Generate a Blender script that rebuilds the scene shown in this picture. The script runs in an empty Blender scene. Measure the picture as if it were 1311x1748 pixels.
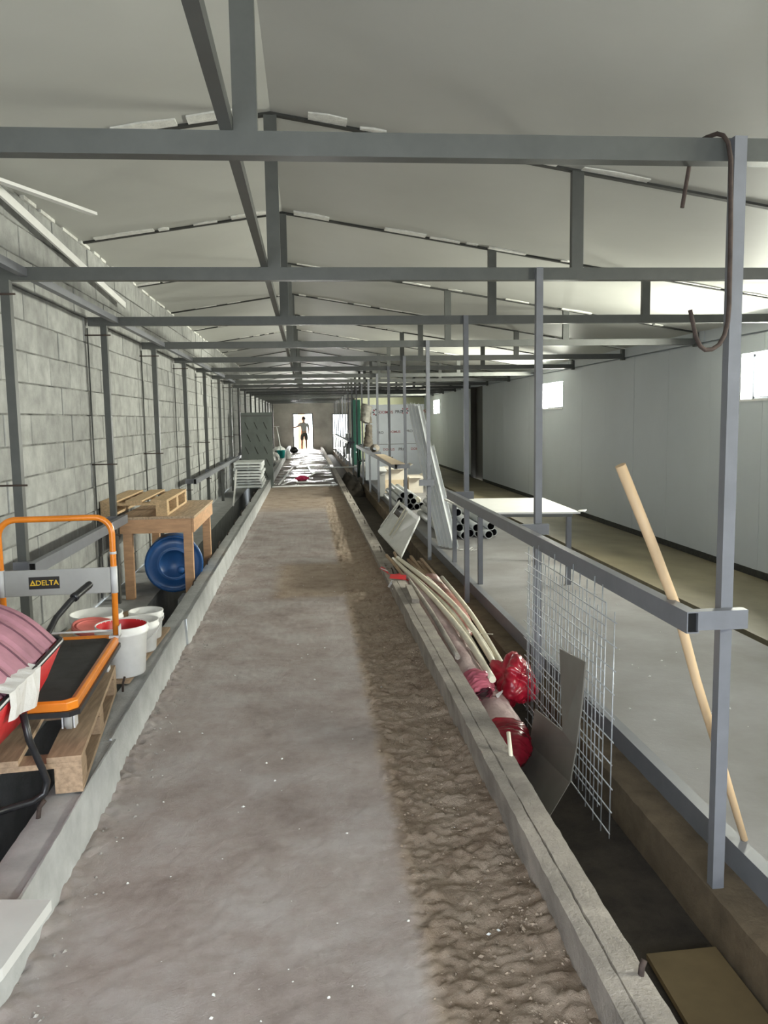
import bpy, bmesh, math, random
from mathutils import Vector, Matrix, noise, Euler
random.seed(7)
scene = bpy.context.scene
COL = scene.collection
PI = math.pi

# ------------------------------------------------------------------ camera
YAW, PITCH, ROLL, FPX = 0.0906, 0.1121, -0.0157, 1419.2
f = Vector((math.sin(YAW)*math.cos(PITCH), math.cos(YAW)*math.cos(PITCH), -math.sin(PITCH)))
r0 = Vector((math.cos(YAW), -math.sin(YAW), 0)); u0 = r0.cross(f)
r = r0*math.cos(ROLL) + u0*math.sin(ROLL); u = -r0*math.sin(ROLL) + u0*math.cos(ROLL)
cd = bpy.data.cameras.new('camera'); cam = bpy.data.objects.new('camera', cd); COL.objects.link(cam)
cam.matrix_world = Matrix(((r.x, u.x, -f.x, 0), (r.y, u.y, -f.y, 0), (r.z, u.z, -f.z, 1.6), (0, 0, 0, 1)))
cd.sensor_fit = 'VERTICAL'; cd.sensor_height = 24.0; cd.lens = FPX/1748*24.0
cd.clip_start = 0.05; cd.clip_end = 300
scene.camera = cam

# ------------------------------------------------------------------ world, daylight at the openings, exposure
w = bpy.data.worlds.new('overcast_sky'); scene.world = w; w.use_nodes = True
bg = w.node_tree.nodes['Background']
bg.inputs['Color'].default_value = (0.86, 0.94, 1.0, 1); bg.inputs['Strength'].default_value = 5.0
scene.view_settings.view_transform = 'Standard'; scene.view_settings.look = 'None'
scene.view_settings.gamma = 1.0; scene.view_settings.use_curve_mapping = False
scene.view_settings.exposure = 0.60
def area(name, loc, rot, sx, sy, power, col):
    l = bpy.data.lights.new(name, 'AREA'); l.shape = 'RECTANGLE'; l.size = sx; l.size_y = sy
    l.energy = power; l.color = col
    o = bpy.data.objects.new(name, l); COL.objects.link(o); o.location = loc; o.rotation_euler = rot
    return o
FACE_Y = (PI/2, 0, 0)       # area light shining towards +Y
FACE_mY = (PI/2, 0, PI)       # towards -Y
FACE_mX = (PI/2, 0, PI/2)   # towards -X
WINDOWS = [(0.6, 2.0), (7.4, 8.8), (15.2, 16.6), (29.6, 31.0), (37.2, 38.6)]
WZ = (1.745, 2.235)
area('gate_daylight', (-0.2, -1.75, 1.0), FACE_Y, 3.4, 1.9, 58, (0.86, 0.915, 1.0))
for k, (a, b) in enumerate(WINDOWS):
    area('window_daylight', (5.02, (a+b)/2, (WZ[0]+WZ[1])/2), FACE_mX, b-a, WZ[1]-WZ[0], (200, 290, 430, 380, 200)[k], (1.0, 1.0, 0.845))
area('end_door_daylight', (0.7, 49.5, 1.5), FACE_mY, 5.0, 3.0, 4200, (1.0, 1.0, 0.97))

# ------------------------------------------------------------------ materials
MATS = {}
def _noise(nt, scale, detail=5, rough=.6):
    n = nt.nodes.new('ShaderNodeTexNoise'); n.inputs['Scale'].default_value = scale
    n.inputs['Detail'].default_value = detail; n.inputs['Roughness'].default_value = rough
    return n
def mat(name, col, rough=.6, metal=0.0, var=.12, scale=5.0, col2=None, bump=0.0, bscale=60.0, rand=0.0, stretch=None, spec=None):
    m = bpy.data.materials.new(name); m.use_nodes = True; nt = m.node_tree
    b = nt.nodes['Principled BSDF']; b.inputs['Roughness'].default_value = rough; b.inputs['Metallic'].default_value = metal
    if spec is not None: b.inputs['Specular IOR Level'].default_value = spec
    g = nt.nodes.new('ShaderNodeNewGeometry'); vec = g.outputs['Position']
    if stretch:
        mp = nt.nodes.new('ShaderNodeMapping'); mp.inputs['Scale'].default_value = stretch
        nt.links.new(vec, mp.inputs['Vector']); vec = mp.outputs['Vector']
    n = _noise(nt, scale); nt.links.new(vec, n.inputs['Vector'])
    c1 = [max(0, c*(1-var)) for c in col[:3]]+[1]
    c2 = list(col2[:3])+[1] if col2 else [min(1, c*(1+var)) for c in col[:3]]+[1]
    rp = nt.nodes.new('ShaderNodeValToRGB'); rp.color_ramp.elements[0].position = .32; rp.color_ramp.elements[1].position = .68
    rp.color_ramp.elements[0].color = c1; rp.color_ramp.elements[1].color = c2
    nt.links.new(n.outputs['Fac'], rp.inputs['Fac']); out = rp.outputs['Color']
    if rand:
        oi = nt.nodes.new('ShaderNodeObjectInfo'); mr = nt.nodes.new('ShaderNodeMapRange')
        mr.inputs['To Min'].default_value = 1-rand; mr.inputs['To Max'].default_value = 1+rand
        nt.links.new(oi.outputs['Random'], mr.inputs['Value'])
        h = nt.nodes.new('ShaderNodeHueSaturation'); nt.links.new(mr.outputs['Result'], h.inputs['Value'])
        nt.links.new(out, h.inputs['Color']); out = h.outputs['Color']
    nt.links.new(out, b.inputs['Base Color'])
    if bump:
        n2 = _noise(nt, bscale, 6, .65); nt.links.new(vec, n2.inputs['Vector'])
        bp = nt.nodes.new('ShaderNodeBump'); bp.inputs['Strength'].default_value = bump; bp.inputs['Distance'].default_value = .02
        nt.links.new(n2.outputs['Fac'], bp.inputs['Height']); nt.links.new(bp.outputs['Normal'], b.inputs['Normal'])
    MATS[name] = m
    return m
STEEL = mat('grey_painted_steel', (.080, .084, .080), .42, var=.10, scale=9, bump=.05, bscale=300)
RAFTER = mat('blackened_rafter_steel', (.032, .033, .03), .7, var=.3, scale=12)
STEEL_L = mat('pale_grey_painted_steel', (.165, .172, .195), .45, var=.08, scale=9)
INNER = mat('dark_tube_inside', (.006, .006, .006), .9)
PANEL = mat('white_ceiling_panel', (.50, .505, .475), .55, var=.05, scale=.8, rand=.025)
WPANEL = mat('white_wall_panel', (.53, .565, .60), .5, var=.04, scale=.7, rand=.02)
FOAM = mat('white_foam', (.78, .78, .74), .9, var=.12, scale=25, bump=.5, bscale=60)
DARKGAP = mat('dark_gap_mastic', (.03, .03, .026), .9, var=.4, scale=20)
BLOCK = mat('grey_concrete_block', (.34, .345, .335), .92, var=.2, scale=7, bump=.35, bscale=70, rand=.13)
MORTAR = mat('crumbly_mortar', (.20, .20, .19), .95, var=.85, scale=5, bump=.5)
CONC = mat('pale_kerb_concrete', (.43, .44, .445), .85, var=.16, scale=6, bump=.25, bscale=45)
CONC_R = mat('warm_kerb_concrete', (.35, .315, .28), .9, var=.3, scale=5, bump=.7, bscale=55)
SLAB = mat('grey_slab_concrete', (.26, .245, .235), .7, var=.22, scale=1.1, col2=(.32, .315, .32), bump=.12, bscale=30)
WETSTRIP = mat('damp_ochre_concrete', (.20, .17, .105), .55, var=.25, scale=1.4, bump=.15, bscale=30)
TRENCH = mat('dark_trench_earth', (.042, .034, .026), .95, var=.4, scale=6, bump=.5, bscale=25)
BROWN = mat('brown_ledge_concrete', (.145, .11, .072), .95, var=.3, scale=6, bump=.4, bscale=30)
WOOD = mat('raw_pine', (.56, .39, .22), .7, var=.2, scale=5, stretch=(14, 1.2, 14), bump=.1, bscale=40)
WOOD_D = mat('dusty_pallet_wood', (.37, .26, .17), .85, var=.25, scale=5, stretch=(12, 1.2, 12), bump=.15)
WOOD_T = mat('brown_table_wood', (.58, .34, .19), .6, var=.14, scale=4, stretch=(2, 2, 9))
WOOD_TOP = mat('worn_tabletop_wood', (.50, .37, .25), .75, var=.25, scale=5, stretch=(12, 1, 12))
HANDLE = mat('smooth_handle_wood', (.60, .43, .26), .55, var=.15, scale=6, stretch=(1, 1, .3))
ORANGE = mat('orange_enamel', (.72, .22, .02), .25, var=.08, scale=12)
BLACKMAT = mat('black_rubber_mat', (.025, .026, .028), .7, var=.5, scale=9, bump=.2, bscale=200)
BLACK = mat('black_enamel', (.018, .018, .02), .35, var=.3, scale=20)
GREYPL = mat('grey_plastic', (.36, .36, .35), .5, var=.08)
SILVER = mat('pale_silver_sleeve', (.62, .62, .63), .4, var=.06)
YELLOW = mat('yellow_print', (.80, .52, .03), .5, var=.04)
STICKER = mat('black_sticker', (.015, .013, .012), .4)
WHITEPL = mat('white_plastic', (.78, .78, .77), .4, var=.06, scale=10)
REDPL = mat('red_plastic', (.62, .03, .035), .35, var=.2, scale=8)
PINKDUST = mat('dusty_pink_red_steel', (.42, .20, .26), .7, var=.22, scale=6, bump=.15)
PINKFILM = mat('dusty_pink_film', (.50, .335, .34), .45, var=.22, scale=6, col2=(.60, .47, .46), bump=.5, bscale=18)
REDFILM = mat('glossy_red_film', (.36, .010, .028), .3, var=.35, scale=5)
TAPE = mat('silver_white_tape', (.75, .74, .74), .35, var=.1, bump=.4, bscale=15)
BLUE = mat('blue_drum_plastic', (.022, .10, .30), .35, var=.15, scale=6)
PVC = mat('pale_pvc', (.76, .71, .58), .45, var=.12, scale=6)
PIPE = mat('grey_pvc_pipe', (.48, .50, .51), .4, var=.1, scale=4)
PIPEIN = mat('pipe_inside', (.05, .052, .055), .6)
GALV = mat('galvanised_wire', (.40, .42, .45), .4, metal=.5, var=.2, scale=30)
SHEET = mat('grey_sheet_metal', (.20, .19, .17), .45, metal=.2, var=.16, scale=3)
WHITE = mat('white_sheet', (.80, .80, .79), .45, var=.04)
PROFILE = mat('white_steel_profile', (.84, .86, .88), .35, metal=.2, var=.05)
PALEPANEL = mat('pale_grey_plastic_panel', (.66, .69, .69), .45, var=.1, scale=4)
GREENGY = mat('grey_green_sheet', (.105, .12, .112), .6, var=.12, scale=2.5)
RUST = mat('rusty_bar', (.05, .034, .028), .85, var=.4, scale=30)
GREEN = mat('green_plasterboard', (.16, .46, .34), .75, var=.06)
MEMBR = mat('white_membrane', (.80, .85, .92), .5, var=.06, scale=2, bump=.1, bscale=4)
INK = mat('dark_print', (.06, .06, .08), .6)
INKRED = mat('faded_red_print', (.42, .10, .13), .6)
CARD = mat('cardboard', (.55, .44, .31), .85, var=.12, scale=5)
CREAMBOX = mat('cream_carton', (.62, .57, .50), .8, var=.08)
CHAIRG = mat('dark_green_plastic', (.02, .065, .045), .4, var=.15)
CLOTH = mat('dusty_brown_sacking', (.16, .14, .115), .95, var=.3, scale=9, bump=.5)
TEAL = mat('teal_plastic', (.02, .34, .33), .4)
PASTEL = mat('pale_olive_render', (.52, .53, .38), .8, var=.05)
PLASTER = mat('grey_end_wall_render', (.36, .35, .31), .9, var=.2, scale=1.2)
BRICKRED = mat('red_outdoor_pillar', (.50, .20, .13), .85, var=.1)
GROUND = mat('bright_outdoor_ground', (.45, .44, .38), .9)
SKIN = mat('skin', (.42, .25, .17), .6, var=.06)
SHIRT = mat('light_grey_shirt', (.40, .40, .39), .85, var=.06)
SHORTS = mat('dark_olive_shorts', (.075, .08, .07), .9, var=.08)
HAIR = mat('dark_hair', (.02, .016, .013), .7)
DARKDOOR = mat('dark_door', (.045, .038, .028), .6, var=.2)
STONE = mat('dusty_gravel', (.36, .285, .22), .95, var=.45, scale=30)
CHIP = mat('white_plaster_chip', (.72, .72, .70), .9)

def floor_mat():
    m = bpy.data.materials.new('dusty_corridor_floor'); m.use_nodes = True; nt = m.node_tree; L = nt.links
    b = nt.nodes['Principled BSDF']
    g = nt.nodes.new('ShaderNodeNewGeometry'); sx = nt.nodes.new('ShaderNodeSeparateXYZ'); L.new(g.outputs['Position'], sx.inputs[0])
    def mth(op, a, b_=None, c=None):
        n = nt.nodes.new('ShaderNodeMath'); n.operation = op
        for k, v in enumerate((a, b_, c)):
            if v is None: continue
            if isinstance(v, (int, float)): n.inputs[k].default_value = v
            else: L.new(v, n.inputs[k])
        return n.outputs[0]
    def ss(v, lo, hi):
        n = nt.nodes.new('ShaderNodeMapRange'); n.interpolation_type = 'SMOOTHSTEP'
        n.inputs['From Min'].default_value = lo; n.inputs['From Max'].default_value = hi; L.new(v, n.inputs['Value'])
        return n.outputs['Result']
    def nz(scale, det=6, ro=.6):
        n = _noise(nt, scale, det, ro); L.new(g.outputs['Position'], n.inputs['Vector']); return n.outputs['Fac']
    def ramp(v, cols):
        n = nt.nodes.new('ShaderNodeValToRGB'); L.new(v, n.inputs['Fac'])
        e = n.color_ramp.elements; e[0].position = cols[0][0]; e[0].color = cols[0][1]+(1,)
        e[1].position = cols[-1][0]; e[1].color = cols[-1][1]+(1,)
        for p, c in cols[1:-1]:
            q = e.new(p); q.color = c+(1,)
        return n.outputs['Color']
    def mix(fac, a, b_):
        n = nt.nodes.new('ShaderNodeMix'); n.data_type = 'RGBA'; L.new(fac, n.inputs[0]); L.new(a, n.inputs[6]); L.new(b_, n.inputs[7]); return n.outputs[2]
    X, Y = sx.outputs[0], sx.outputs[1]
    wob = mth('MULTIPLY', mth('SUBTRACT', nz(3.0, 4), .5), .10)
    xe = mth('ADD', X, wob); ye = mth('ADD', Y, mth('MULTIPLY', wob, 3.0))
    right_band = ss(xe, .27, .35)  # browner colour to the right of a wavering lengthwise edge
    patch = mth('MULTIPLY', mth('MULTIPLY', ss(ye, 7.3, 7.6), mth('SUBTRACT', 1, ss(ye, 9.0, 9.4))), ss(xe, -.42, -.24))  # same brown in a rectangle reaching left across the alley
    far = mth('MULTIPLY', ss(ye, 14.2, 15.6), mth('SUBTRACT', 1, ss(ye, 40, 46)))
    d = mth('MAXIMUM', mth('MAXIMUM', right_band, mth('MULTIPLY', patch, .9)), mth('MULTIPLY', far, .85))
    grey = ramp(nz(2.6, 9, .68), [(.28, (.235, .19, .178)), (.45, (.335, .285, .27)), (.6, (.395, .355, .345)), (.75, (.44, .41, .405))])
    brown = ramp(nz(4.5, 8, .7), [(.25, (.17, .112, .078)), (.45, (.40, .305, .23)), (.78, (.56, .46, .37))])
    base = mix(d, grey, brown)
    soil = nt.nodes.new('ShaderNodeRGB'); soil.outputs[0].default_value = (.062, .05, .04, 1)
    base = mix(mth('MULTIPLY', ss(ye, 19.6, 20.4), .85), base, soil.outputs[0])
    spk = ss(nz(70, 2), .66, .74)
    pale = nt.nodes.new('ShaderNodeRGB'); pale.outputs[0].default_value = (.42, .40, .37, 1)
    base = mix(mth('MULTIPLY', spk, .45), base, pale.outputs[0])
    L.new(base, b.inputs['Base Color'])
    wet = mth('MULTIPLY', ss(ye, 19.5, 20.2), ss(nz(1.3, 3), .40, .60))
    L.new(mth('SUBTRACT', .92, mth('MULTIPLY', wet, .74)), b.inputs['Roughness'])
    bp = nt.nodes.new('ShaderNodeBump'); bp.inputs['Distance'].default_value = .03
    L.new(mth('ADD', .42, mth('MULTIPLY', d, .25)), bp.inputs['Strength'])
    L.new(mth('ADD', nz(52, 9, .78), mth('MULTIPLY', nz(130, 4, .7), .5)), bp.inputs['Height']); L.new(bp.outputs['Normal'], b.inputs['Normal'])
    return m
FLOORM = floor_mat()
def glass_mat():
    m = bpy.data.materials.new('window_glass'); m.use_nodes = True; nt = m.node_tree
    nt.nodes.remove(nt.nodes['Principled BSDF']); t = nt.nodes.new('ShaderNodeBsdfTransparent'); g = nt.nodes.new('ShaderNodeBsdfGlossy')
    g.inputs['Roughness'].default_value = .05; mx = nt.nodes.new('ShaderNodeMixShader'); mx.inputs[0].default_value = .06
    nt.links.new(t.outputs[0], mx.inputs[1]); nt.links.new(g.outputs[0], mx.inputs[2])
    nt.links.new(mx.outputs[0], nt.nodes['Material Output'].inputs['Surface'])
    return m
GLASS = glass_mat()

# ------------------------------------------------------------------ mesh builder
ORG = {}
class MB:
    def __init__(s): s.v = []; s.f = []; s.sm = []
    def add(s, vs, fs, smooth=False):
        o = len(s.v); s.v += [tuple(p) for p in vs]
        for q in fs: s.f.append(tuple(i+o for i in q)); s.sm.append(smooth)
        return s
    def box(s, x0, x1, y0, y1, z0, z1, M=None):
        vs = [Vector((x, y, z)) for z in (z0, z1) for y in (y0, y1) for x in (x0, x1)]
        if M is not None: vs = [M @ p for p in vs]
        return s.add(vs, [(0, 2, 3, 1), (4, 5, 7, 6), (0, 1, 5, 4), (1, 3, 7, 5), (3, 2, 6, 7), (2, 0, 4, 6)])
    def bar(s, a, b, wx, wz, up=(0, 0, 1)):
        a = Vector(a); b = Vector(b); d = (b-a); ln = d.length; d.normalize(); up = Vector(up)
        x = d.cross(up)
        if x.length < 1e-4: x = Vector((1, 0, 0))
        x.normalize(); z = x.cross(d)
        M = Matrix(((x.x, d.x, z.x, a.x), (x.y, d.y, z.y, a.y), (x.z, d.z, z.z, a.z), (0, 0, 0, 1)))
        return s.box(-wx/2, wx/2, 0, ln, -wz/2, wz/2, M)
    def tube(s, pts, rad, n=10, caps=True):
        pts = [Vector(p) for p in pts]; N = len(pts)
        rs = rad if isinstance(rad, (list, tuple)) else [rad]*N
        t0 = (pts[1]-pts[0]).normalized()
        nx = t0.orthogonal().normalized(); vs = []; pt = t0
        for i, p in enumerate(pts):
            t = ((pts[min(i+1, N-1)]-p).normalized()+(p-pts[max(i-1, 0)]).normalized())
            t = t.normalized() if t.length > 1e-6 else pt
            q = pt.rotation_difference(t); nx = (q @ nx).normalized(); pt = t; ny = t.cross(nx)
            for k in range(n):
                a = 2*PI*k/n; vs.append(p+(nx*math.cos(a)+ny*math.sin(a))*rs[i])
        fs = [(i*n+k, i*n+(k+1) % n, (i+1)*n+(k+1) % n, (i+1)*n+k) for i in range(N-1) for k in range(n)]
        s.add(vs, fs, True)
        if caps:
            o = len(s.v)-len(vs)
            s.f.append(tuple(o+k for k in range(n))[::-1]); s.sm.append(False)
            s.f.append(tuple(o+(N-1)*n+k for k in range(n))); s.sm.append(False)
        return s
    def lathe(s, prof, n=24, M=None, closed=False):
        vs = []
        for rr, z in prof:
            for k in range(n):
                a = 2*PI*k/n; p = Vector((rr*math.cos(a), rr*math.sin(a), z)); vs.append(M @ p if M is not None else p)
        m = len(prof); rng = range(m if closed else m-1)
        fs = [(i*n+k, i*n+(k+1) % n, ((i+1) % m)*n+(k+1) % n, ((i+1) % m)*n+k) for i in rng for k in range(n)]
        return s.add(vs, fs, True)
    def prism(s, poly, d):            # flat polygon (3D points) given thickness along vector d
        poly = [Vector(p) for p in poly]; d = Vector(d); n = len(poly)
        vs = poly+[p+d for p in poly]
        fs = [tuple(range(n))[::-1], tuple(range(n, 2*n))]+[(i, (i+1) % n, n+(i+1) % n, n+i) for i in range(n)]
        return s.add(vs, fs)
    def grid(s, rows, smooth=True):
        m = len(rows[0]); vs = [p for rw in rows for p in rw]
        return s.add(vs, [(i*m+j, i*m+j+1, (i+1)*m+j+1, (i+1)*m+j) for i in range(len(rows)-1) for j in range(m-1)], smooth)
    def htube(s, a, b, wx, wz, t=.004):  # hollow rectangular tube along +Y
        (x, y0, z), y1 = a, b
        for x0, x1, z0, z1 in ((x-wx/2, x+wx/2, z-wz/2, z-wz/2+t), (x-wx/2, x+wx/2, z+wz/2-t, z+wz/2), (x-wx/2, x-wx/2+t, z-wz/2+t, z+wz/2-t), (x+wx/2-t, x+wx/2, z-wz/2+t, z+wz/2-t)):
            s.box(x0, x1, y0, y1, z0, z1)
        return s
    def build(s, name, m, parent=None, world=True):
        o_ = Vector((0, 0, 0))
        if parent is not None and world: o_ = ORG.get(parent.name, o_)
        me = bpy.data.meshes.new(name); me.from_pydata([(p[0]-o_.x, p[1]-o_.y, p[2]-o_.z) for p in s.v], [], s.f); me.update()
        me.polygons.foreach_set('use_smooth', s.sm)
        bm = bmesh.new(); bm.from_mesh(me); bmesh.ops.recalc_face_normals(bm, faces=bm.faces); bm.to_mesh(me); bm.free()
        me.materials.append(m)
        o = bpy.data.objects.new(name, me); COL.objects.link(o)
        if parent is not None: o.parent = parent; ORG[o.name] = o_
        return o
def tag(o, label, cat=None, group=None, kind=None):
    if label: o['label'] = label
    if cat: o['category'] = cat
    if group: o['group'] = group
    if kind: o['kind'] = kind
    return o
def thing(name, label, cat, loc=(0, 0, 0), rz=0, group=None, kind=None):
    o = bpy.data.objects.new(name, None); o.empty_display_size = .1; COL.objects.link(o)
    o.location = loc; o.rotation_euler = (0, 0, rz); ORG[o.name] = Vector(loc)
    return tag(o, label, cat, group, kind)
def copy_tree(o, parent=None):
    c = o.copy(); COL.objects.link(c); c.parent = parent
    for ch in list(o.children): copy_tree(ch, c)
    return c
def single(name, mb, m, label, cat, group=None, kind=None):
    return tag(mb.build(name, m), label, cat, group, kind)
def struct(name, mb, m, label, cat):
    return single(name, mb, m, label, cat, kind='structure')
def nz3(x, y, z): return noise.noise(Vector((x, y, z)))
def bevel(o, wd=.004, seg=2):
    b = o.modifiers.new('bevel', 'BEVEL'); b.width = wd; b.segments = seg; b.limit_method = 'ANGLE'
    return o
def text_mb(txt, size, ext=0.001):
    cu = bpy.data.curves.new('t', 'FONT'); cu.body = txt; cu.size = size; cu.align_x = 'CENTER'; cu.align_y = 'CENTER'; cu.extrude = ext; cu.offset = size*.012
    ob = bpy.data.objects.new('t', cu); COL.objects.link(ob); bpy.context.view_layer.update()
    me = bpy.data.meshes.new_from_object(ob.evaluated_get(bpy.context.evaluated_depsgraph_get()))
    vs = [v.co.copy() for v in me.vertices]; fs = [tuple(p.vertices) for p in me.polygons]
    bpy.data.objects.remove(ob); bpy.data.curves.remove(cu); bpy.data.meshes.remove(me)
    return vs, fs
def text_part(txt, size, M, m, parent, name='lettering', ext=.001):
    vs, fs = text_mb(txt, size, ext); mb = MB(); mb.add([M @ v for v in vs], fs); return mb.build(name, m, parent)

# ------------------------------------------------------------------ layout constants
Y1, S, NF = 2.743, 2.3554, 18
def Yf(i): return Y1+S*(i-1)
ZB, HB = 2.427, .074
XR, XL, XW, XLW = 1.431, -1.712, 4.744, -1.87
RX, RZ = -.165, 3.387
def roof_z(X): return RZ-.165*(X-RX) if X > RX else RZ-.152*(RX-X)
YA, YE = -1.5, 46.0
ORD = ['nearest', 'second', 'third', 'fourth', 'fifth', 'sixth', 'seventh', 'eighth', 'ninth', 'tenth', 'eleventh', 'twelfth', 'thirteenth', 'fourteenth', 'fifteenth', 'sixteenth', 'seventeenth', 'farthest']

# ------------------------------------------------------------------ floor, kerbs, trenches
def corridor():
    mb = MB(); rows = []
    ys = [1.4+.0125*k for k in range(int(4.2/.0125))]+[5.6+.025*k for k in range(int(4.4/.025)+1)]
    ys = [YA, 0, .6]+ys+[10+.1*k for k in range(1, 100)]+[20+.5*k for k in range(1, 53)]
    xs = [-.95+.0125*k for k in range(int(1.70/.0125)+1)]
    for y in ys:
        row = []
        for x in xs:
            near = 1 if y < 12 else max(0, 1-(y-12)/6)
            z = .006*nz3(x*1.5, y*1.5, 0)+.003*nz3(x*9, y*9, 3)
            dr = min(1, max(0, (x-.27)/.08))
            z += near*dr*(.013*nz3(x*9, y*11, 7)+.014*nz3(x*23, y*27, 1)+.011*nz3(x*45, y*52, 5)+.006*nz3(x*90, y*90, 8))
            z += near*(1-dr)*(.003*nz3(x*30, y*22, 2)+.006*max(0, nz3(x*6, y*6, 12)-.25)*nz3(x*48, y*48, 4))
            k = max(0, (x-.52)/.2); z += near*.035*min(1, k)**1.5*(.7+.8*nz3(x*4, y*3, 9))
            k = max(0, (-.78-x)/.1); z += near*.020*min(1, k)*(.5+.6*nz3(x*5, y*7, 4)+.9*nz3(x*28, y*24, 6))
            row.append((x, y, z))
        rows.append(row)
    mb.grid(rows); return mb
struct('floor', corridor(), FLOORM, 'dusty concrete feed alley floor with a browner, rougher right side', 'floor')

def loft(prof, ys, amp, seed, fz=None):
    mb = MB(); rows = []
    for y in ys:
        row = []
        for j, (x, z) in enumerate(prof):
            dx = amp*.5*nz3(y*1.5+seed, j*7.3, z*5)+amp*.7*nz3(y*17+seed, j*3.1, 2)
            dz = amp*.35*nz3(y*2+seed, j*5.7, 9)+amp*.6*nz3(y*21, j*2.3, seed)
            zz = z
            if fz and z > .05: zz = z+fz(y)
            row.append((x+dx, y, zz+dz))
        rows.append(row)
    br = [0]+[j for j in range(1, len(prof)-1) if _turn(prof, j) > .6]+[len(prof)-1]
    for a, b in zip(br, br[1:]): mb.grid([rw[a:b+1] for rw in rows], True)
    return mb
def _turn(pf, j):
    a = math.atan2(pf[j][1]-pf[j-1][1], pf[j][0]-pf[j-1][0]); b = math.atan2(pf[j+1][1]-pf[j][1], pf[j+1][0]-pf[j][0])
    d = abs(a-b) % (2*PI); return min(d, 2*PI-d)
def rng(a, b, st):
    n = max(1, int(round((b-a)/st))); return [a+(b-a)*k/n for k in range(n+1)]
YS = rng(1.0, 10, .04)+rng(10.2, 20, .2)
kl = MB(); prof_l = [(-1.035, -.45), (-1.035, 0), (-1.03, .185), (-1.0, .193), (-.955, .192), (-.912, .194), (-.910, .202), (-.902, .202), (-.897, .1), (-.89, -.03)]
for a, b, dx, sd in ((YA, 3.66, 0.022, 1), (3.665, 5.9, -.002, 2), (5.905, 19.85, .012, 3)):
    p = loft([(x+(dx if x > -1 else 0), z) for x, z in prof_l], [y for y in rng(a, b, .05 if b < 7 else .1)], .0045, sd)
    kl.add(p.v, p.f, True)
    for yy in (a, b):
        kl.add([(x+(dx if x > -1 else 0), yy, z) for x, z in prof_l], [tuple(range(len(prof_l)))])
p = loft(prof_l, rng(20.25, YE, .5), .004, 8); kl.add(p.v, p.f, True)
klo = struct('trim_1', kl, CONC, 'pale concrete kerb along the left side of the alley', 'kerb')
kr = MB(); prof_r = [(.73, -.03), (.722, .08), (.712, .168), (.735, .171), (.755, .172), (.758, .163), (.762, .171), (.80, .172), (.838, .168), (.845, 0), (.845, -.36)]
p = loft(prof_r, [YA, 0, .8]+rng(1.0, 7.2, .04), .006, 21); kr.add(p.v, p.f, True)
kr.add([(x, 7.2, z) for x, z in prof_r], [tuple(range(len(prof_r)))])
p = loft([(x, min(z, .105) if z > 0 else z) for x, z in prof_r], rng(7.2, 16, .06)+rng(16.3, 26.5, .3), .007, 33); kr.add(p.v, p.f, True)
p = loft([(x, min(z, .105) if z > 0 else z) for x, z in prof_r], rng(27.5, YE, .5), .006, 35); kr.add(p.v, p.f, True)
kro = struct('trim_2', kr, CONC_R, 'rough concrete kerb between the alley and the right trench', 'kerb')
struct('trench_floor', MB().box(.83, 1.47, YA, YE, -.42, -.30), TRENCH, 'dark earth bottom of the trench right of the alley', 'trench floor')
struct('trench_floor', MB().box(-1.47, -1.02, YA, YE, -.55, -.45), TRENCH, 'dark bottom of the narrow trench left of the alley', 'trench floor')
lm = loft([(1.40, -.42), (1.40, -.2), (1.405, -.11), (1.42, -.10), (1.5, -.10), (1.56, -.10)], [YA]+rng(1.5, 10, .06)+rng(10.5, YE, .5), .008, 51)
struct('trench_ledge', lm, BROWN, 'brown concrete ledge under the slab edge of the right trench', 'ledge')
lm = loft([(-1.45, -.55), (-1.45, -.2), (-1.45, -.01), (-1.44, 0), (-1.5, .0), (-1.87, 0)], rng(YA, YE, .25), .006, 61)
struct('wall_ledge', lm, CONC, 'concrete ledge along the foot of the block wall', 'ledge')
sl = MB().box(1.60, 3.12, YA, YE, -.30, 0); struct('slab', sl, SLAB, 'wide grey concrete slab right of the steel posts', 'floor')
ed = thing('slab_edging', 'grey steel angle edging the concrete slab beside the right trench', 'edging', (1.55, YA, 0), kind='structure')
MB().box(1.545, 1.601, YA, YE, -.115, .003).build('edging_bar', STEEL_L, ed)
struct('floor_channel', MB().box(3.10, 3.25, YA, YE, -.34, -.18), DARKGAP, 'narrow dark drain channel between slab and ochre strip', 'channel')
st = MB().prism([(3.22, YA, -.3), (3.22, YA, -.01), (4.80, YA, -.155), (4.80, YA, -.3)], (0, YE-YA, 0))
struct('floor_strip', st, WETSTRIP, 'damp ochre concrete strip along the white panel wall', 'floor')

# gravel lying on the browner side of the alley, plus white crumbs
def pebbles(n, rnd, xf, yf, rf, zoff=0):
    mb = MB()
    for _ in range(n):
        x = xf(rnd); y = yf(rnd); s_ = rf(rnd)
        z = .006*nz3(x*1.5, y*1.5, 0)+zoff
        k = max(0, (x-.52)/.2); z += .035*min(1, k)**1.5*(.7+.8*nz3(x*4, y*3, 9))
        a = rnd.random()*PI; c, d = math.cos(a), math.sin(a)
        pts = [(1, 0, 0), (-1, .1, 0), (0, .8, .1), (.1, -.7, 0), (.1, .1, .6), (0, 0, -.6)]
        pts = [(px*rnd.uniform(.7, 1.2)*s_, py*rnd.uniform(.7, 1.2)*s_, pz*s_) for px, py, pz in pts]
        mb.add([(x+px*c-py*d, y+px*d+py*c, z+pz) for px, py, pz in pts], [(0, 2, 4), (2, 1, 4), (1, 3, 4), (3, 0, 4), (2, 0, 5), (1, 2, 5), (3, 1, 5), (0, 3, 5)])
    return mb
rg = random.Random(3)
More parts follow.
